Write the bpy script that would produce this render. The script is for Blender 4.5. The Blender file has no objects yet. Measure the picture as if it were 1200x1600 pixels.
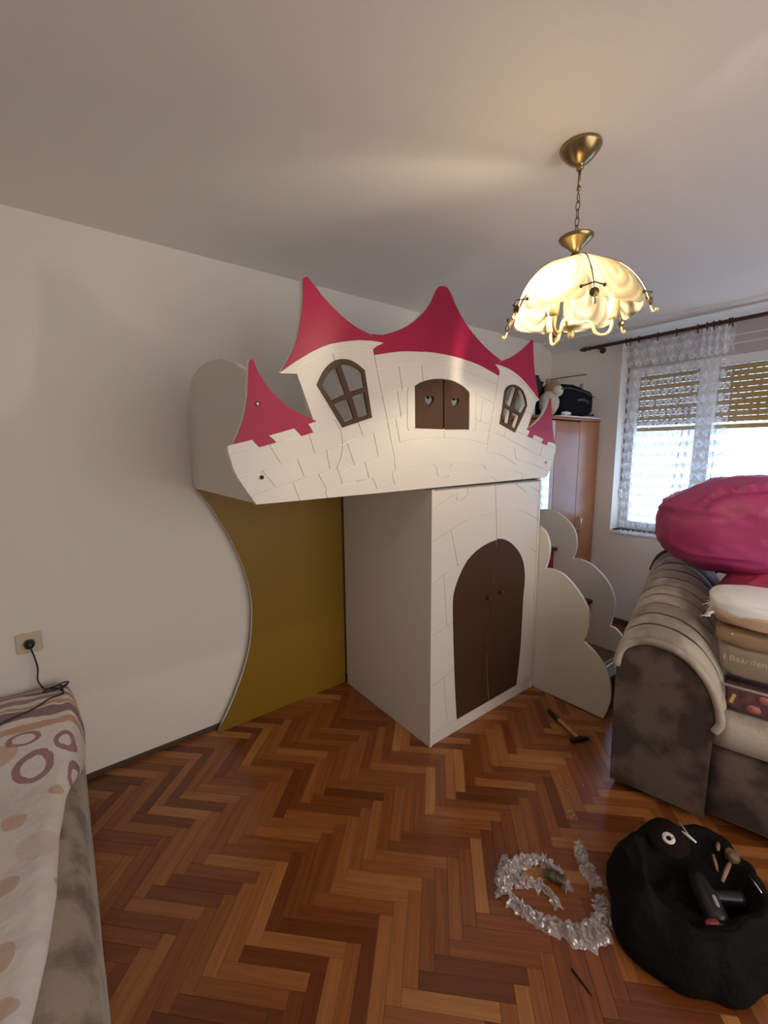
import bpy, bmesh, math, random
from mathutils import Vector, Matrix, noise

scene = bpy.context.scene
COL = scene.collection
random.seed(7)
PI = math.pi

# ------------------------------------------------------------------ camera
yaw, pitch, roll = math.radians(52.285), math.radians(-8.362), math.radians(-0.498)
CAM = Vector((0.0, 0.0, 1.57))
FWD = Vector((math.cos(pitch)*math.cos(yaw), math.cos(pitch)*math.sin(yaw), math.sin(pitch)))
RT0 = Vector((math.sin(yaw), -math.cos(yaw), 0)); UP0 = RT0.cross(FWD)
RT = math.cos(roll)*RT0 + math.sin(roll)*UP0
UP = -math.sin(roll)*RT0 + math.cos(roll)*UP0
cd = bpy.data.cameras.new('camera'); cam = bpy.data.objects.new('camera', cd); COL.objects.link(cam)
cd.sensor_fit = 'HORIZONTAL'; cd.sensor_width = 36.0; cd.lens = 36.0*656.5/1200.0
cd.clip_start = 0.02; cd.clip_end = 100
M = Matrix((RT, UP, -FWD)).transposed().to_4x4(); M.translation = CAM
cam.matrix_world = M
scene.camera = cam

# ------------------------------------------------------------------ view, sky
vs = scene.view_settings
vs.view_transform = 'Standard'; vs.look = 'None'; vs.gamma = 1.0; vs.use_curve_mapping = False
vs.exposure = 0.62
scene.cycles.max_bounces = 9; scene.cycles.diffuse_bounces = 6; scene.cycles.glossy_bounces = 4
world = bpy.data.worlds.new('sky'); scene.world = world; world.use_nodes = True
wn = world.node_tree.nodes; wl = world.node_tree.links
bg = wn['Background']; bg.inputs['Color'].default_value = (0.72, 0.84, 1.0, 1); bg.inputs['Strength'].default_value = 3.3
# portal for the sky light at the fill window added behind the camera
pd2 = bpy.data.lights.new('fill_window_portal', 'AREA'); pd2.shape = 'RECTANGLE'; pd2.size = 2.6; pd2.size_y = 1.85
pd2.cycles.is_portal = True
po2 = bpy.data.objects.new('fill_window_portal', pd2); COL.objects.link(po2)
po2.location = (1.30, -1.69, 1.425); po2.rotation_euler = (PI/2, 0, 0)
BULB = 700.0          # radiance of the lit bulb

# ------------------------------------------------------------------ material helpers
def mat(name, color=(.8,.8,.8), rough=.5, metal=0.0, bump=None, vary=None, spec=0.5, sheen=0.0, trans=None, bdist=.01):
    """bump=(scale,strength[,detail]); vary=(scale,color2,contrast_lo,contrast_hi)"""
    m = bpy.data.materials.new(name); m.use_nodes = True
    n, l = m.node_tree.nodes, m.node_tree.links
    b = n['Principled BSDF']
    b.inputs['Base Color'].default_value = (*color, 1); b.inputs['Roughness'].default_value = rough
    b.inputs['Metallic'].default_value = metal; b.inputs['Specular IOR Level'].default_value = spec
    if sheen:
        b.inputs['Sheen Weight'].default_value = sheen; b.inputs['Sheen Roughness'].default_value = .4
    tc = n.new('ShaderNodeTexCoord')
    if vary:
        t = n.new('ShaderNodeTexNoise'); t.inputs['Scale'].default_value = vary[0]; t.inputs['Detail'].default_value = 5
        r = n.new('ShaderNodeValToRGB'); r.color_ramp.elements[0].position = vary[2]; r.color_ramp.elements[1].position = vary[3]
        r.color_ramp.elements[0].color = (*color, 1); r.color_ramp.elements[1].color = (*vary[1], 1)
        l.new(tc.outputs['Object'], t.inputs['Vector']); l.new(t.outputs['Fac'], r.inputs['Fac']); l.new(r.outputs['Color'], b.inputs['Base Color'])
    if bump:
        t2 = n.new('ShaderNodeTexNoise'); t2.inputs['Scale'].default_value = bump[0]; t2.inputs['Detail'].default_value = bump[2] if len(bump) > 2 else 3
        bp = n.new('ShaderNodeBump'); bp.inputs['Strength'].default_value = bump[1]; bp.inputs['Distance'].default_value = bdist
        l.new(tc.outputs['Object'], t2.inputs['Vector']); l.new(t2.outputs['Fac'], bp.inputs['Height']); l.new(bp.outputs['Normal'], b.inputs['Normal'])
    return m

def nd(m, t): return m.node_tree.nodes.new(t)
def lk(m, a, b): m.node_tree.links.new(a, b)
def math_node(m, op, a, b=None, c=None):
    k = nd(m, 'ShaderNodeMath'); k.operation = op
    for i, v in enumerate((a, b, c)):
        if v is None: continue
        if isinstance(v, (int, float)): k.inputs[i].default_value = v
        else: lk(m, v, k.inputs[i])
    return k.outputs[0]

WALL = mat('wall_plaster', (.79,.755,.71), .9, bump=(70,.10,4), spec=.2)
CEIL = mat('ceiling_plaster', (.81,.78,.745), .9, bump=(40,.10,4), spec=.2)
TRIMW = mat('white_paint', (.78,.79,.80), .5)
BOARD = mat('white_board', (.70,.665,.61), .42, bump=(8,.02))
EDGE = mat('white_edge', (.84,.82,.78), .5)
RED = mat('magenta_board', (.37,.010,.060), .42, spec=.3, vary=(3,(.35,.009,.054),.3,.7))
BROWN = mat('brown_board', (.064,.030,.014), .45, spec=.3, bump=(40,.02))
YELLOW = mat('mustard_board', (.235,.135,.002), .5)
DARK = mat('dark_hole', (.03,.02,.015), .6)
BRASS = mat('antique_brass', (.34,.26,.13), .28, metal=1.0)
BRASSD = mat('dark_brass', (.20,.14,.08), .35, metal=1.0)
GOLD = mat('pale_gold', (.72,.55,.26), .35, metal=.6)
CHROME = mat('chrome', (.75,.76,.78), .2, metal=1.0)
STEEL = mat('grey_steel', (.4,.4,.4), .4, metal=1.0)
BLACKP = mat('black_plastic', (.012,.012,.013), .35)
ROSEW = mat('dark_red_wood', (.10,.028,.022), .4, vary=(14,(.06,.018,.015),.35,.65))

# ------------------------------------------------------------------ object helpers
def link(name, me, m=None, parent=None, at=None):
    o = bpy.data.objects.new(name, me); COL.objects.link(o)
    if m is not None and me is not None and hasattr(me, 'materials'):
        if not me.materials: me.materials.append(m)
    if at is not None: o.location = at
    if parent is not None:
        o.parent = parent
        o.matrix_parent_inverse = world_of(parent).inverted()
    return o
def world_of(o):
    if o is None: return Matrix()
    if o.parent is None: return Matrix.LocRotScale(o.location, o.rotation_euler, o.scale)
    return world_of(o.parent) @ o.matrix_parent_inverse @ Matrix.LocRotScale(o.location, o.rotation_euler, o.scale)
def tag(o, label=None, cat=None, group=None, kind=None):
    if label: o['label'] = label
    if cat: o['category'] = cat
    if group: o['group'] = group
    if kind: o['kind'] = kind
    return o
def thing(name, label, cat, loc, group=None, rz=0):
    o = bpy.data.objects.new(name, None); COL.objects.link(o); o.location = loc; o.rotation_euler = (0,0,rz); o.empty_display_size = .1
    return tag(o, label, cat, group)
def struct(name, me, m, parent=None):
    o = link(name, me, m, parent)
    if parent is None: o['kind'] = 'structure'
    return o
def fin(bm, name, smooth=False, recalc=True):
    if recalc: bmesh.ops.recalc_face_normals(bm, faces=bm.faces)
    me = bpy.data.meshes.new(name); bm.to_mesh(me); bm.free()
    if smooth:
        for p in me.polygons: p.use_smooth = True
    return me
def add_box(bm, a, b, bev=0.0):
    vs_ = [bm.verts.new((x, y, z)) for x in (a[0], b[0]) for y in (a[1], b[1]) for z in (a[2], b[2])]
    F = [(0,1,3,2),(4,6,7,5),(0,4,5,1),(2,3,7,6),(0,2,6,4),(1,5,7,3)]
    fs = [bm.faces.new([vs_[i] for i in f]) for f in F]
    if bev:
        es = list({e for f in fs for e in f.edges})
        bmesh.ops.bevel(bm, geom=es, offset=bev, segments=2, affect='EDGES', profile=.5)
def box(name, a, b, m, parent=None, bev=0.0):
    bm = bmesh.new(); add_box(bm, a, b, bev); return link(name, fin(bm, name), m, parent)
def add_tube(bm, pts, r, seg=8, caps=True, closed=False):
    pts = [Vector(p) for p in pts]; n = len(pts); rings = []
    rr = r if isinstance(r, (list, tuple)) else [r]*n
    prev = None
    for i, p in enumerate(pts):
        if closed: t = pts[(i+1) % n] - pts[i-1]
        else: t = pts[min(i+1, n-1)] - pts[max(i-1, 0)]
        t.normalize()
        if prev is None:
            ref = Vector((0,0,1)) if abs(t.z) < .9 else Vector((1,0,0))
            u = t.cross(ref).normalized()
        else:
            u = (prev - t*prev.dot(t)).normalized()
        prev = u; v = t.cross(u)
        rings.append([bm.verts.new(p + rr[i]*(math.cos(2*PI*k/seg)*u + math.sin(2*PI*k/seg)*v)) for k in range(seg)])
    last = n if closed else n-1
    for i in range(last):
        A, B = rings[i], rings[(i+1) % n]
        for k in range(seg): bm.faces.new((A[k], A[(k+1) % seg], B[(k+1) % seg], B[k]))
    if caps and not closed:
        bm.faces.new(list(reversed(rings[0]))); bm.faces.new(rings[-1])
def tube(name, pts, r, m, parent=None, seg=8, closed=False):
    bm = bmesh.new(); add_tube(bm, pts, r, seg, True, closed); return link(name, fin(bm, name, True), m, parent)
def lathe(name, prof, c, m, parent=None, seg=28, axis=None):
    """prof: (r, h) pairs turned about an axis (default +z) through c"""
    ax = Vector(axis or (0,0,1)).normalized(); rot = Vector((0,0,1)).rotation_difference(ax).to_matrix()
    bm = bmesh.new(); rings = []
    for r, h in prof:
        if r < 1e-6: rings.append([bm.verts.new(Vector(c) + rot @ Vector((0,0,h)))])
        else: rings.append([bm.verts.new(Vector(c) + rot @ Vector((r*math.cos(2*PI*k/seg), r*math.sin(2*PI*k/seg), h))) for k in range(seg)])
    for A, B in zip(rings[:-1], rings[1:]):
        for k in range(seg):
            f = []
            for q in (A[k % len(A)], A[(k+1) % len(A)], B[(k+1) % len(B)], B[k % len(B)]):
                if q not in f: f.append(q)
            if len(f) > 2: bm.faces.new(f)
    return link(name, fin(bm, name, True), m, parent)
def smooth_path(p, n=6):
    p = [Vector(q) for q in p]; P = [p[0]] + p + [p[-1]]; out = []
    for i in range(1, len(P)-2):
        a, b, c, d = P[i-1:i+3]
        for k in range(n):
            t = k/n; out.append(.5*((2*b) + (-a+c)*t + (2*a-5*b+4*c-d)*t*t + (-a+3*b-3*c+d)*t**3))
    out.append(p[-1]); return out
def blob(name, c, rad, m, parent=None, amp=.0, freq=2.0, seg=24, rot=0.0, power=1.0, seed=0, flat=None, fn=None):
    """closed lump: superellipsoid with noise"""
    bm = bmesh.new(); bmesh.ops.create_uvsphere(bm, u_segments=seg*2, v_segments=seg, radius=1.0)
    R = Matrix.Rotation(rot, 3, 'Z')
    for v in bm.verts:
        d = v.co.normalized()
        q = Vector([math.copysign(abs(x)**power, x) for x in d])
        k = 1.0 + amp*noise.noise(d*freq + Vector((seed*3.1, seed*1.7, 0)))
        if fn: k += fn(d)
        p = Vector((q.x*rad[0], q.y*rad[1], q.z*rad[2]))*k
        if flat is not None and p.z < -flat: p.z = -flat + (p.z+flat)*.15
        v.co = R @ p + Vector(c)
    return link(name, fin(bm, name, True), m, parent)
def grid(name, nu, nv, fn, m, parent=None, smooth=True, thick=0.0, uv=None):
    bm = bmesh.new(); V = [[bm.verts.new(fn(i/(nu-1), j/(nv-1))) for j in range(nv)] for i in range(nu)]
    uvl = bm.loops.layers.uv.new('UVMap') if uv else None
    for i in range(nu-1):
        for j in range(nv-1):
            f = bm.faces.new((V[i][j], V[i+1][j], V[i+1][j+1], V[i][j+1]))
            if uv:
                for lp, (a, b) in zip(f.loops, ((i,j),(i+1,j),(i+1,j+1),(i,j+1))): lp[uvl].uv = uv(a/(nu-1), b/(nv-1))
    o = link(name, fin(bm, name, smooth, recalc=False), m, parent)
    if thick:
        s = o.modifiers.new('thickness', 'SOLIDIFY'); s.thickness = thick; s.offset = 0
    return o
def pts(s): return [tuple(int(v)/1000 for v in q.split(',')) for q in s.split()]
def plate(name, outer, holes, front, thick, m, parent=None, axis='y', bevel=0.0):
    """flat board cut to an outline, holes included. axis 'y': outline is (x, z), front face at y=front, body behind it.
    axis 'x': outline is (y, z), front face at x=front, body behind it."""
    cu = bpy.data.curves.new(name, 'CURVE'); cu.dimensions = '2D'; cu.fill_mode = 'BOTH'
    cu.extrude = thick/2 - bevel; cu.bevel_depth = bevel; cu.bevel_resolution = 0; cu.offset = -bevel
    for P in [outer] + list(holes):
        sp = cu.splines.new('POLY'); sp.points.add(len(P)-1); sp.use_cyclic_u = True
        for q, (a, b) in zip(sp.points, P): q.co = (a, b, 0, 1)
    t = bpy.data.objects.new('outline', cu)
    me = bpy.data.meshes.new_from_object(t)
    bpy.data.objects.remove(t); bpy.data.curves.remove(cu)
    for v in me.vertices:
        a, b, h = v.co
        v.co = (a, front + thick/2 - h, b) if axis == 'y' else (front + thick/2 - h, a, b)
    if axis == 'x': me.flip_normals()
    me.name = name; me.materials.clear()
    return link(name, me, m, parent)
def copy_tree(o, parent=None, **kw):
    c = o.copy(); COL.objects.link(c)
    if parent is not None: c.parent = parent
    for ch in [k for k in bpy.data.objects if k.parent == o and k is not c]: copy_tree(ch, c)
    return c

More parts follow.
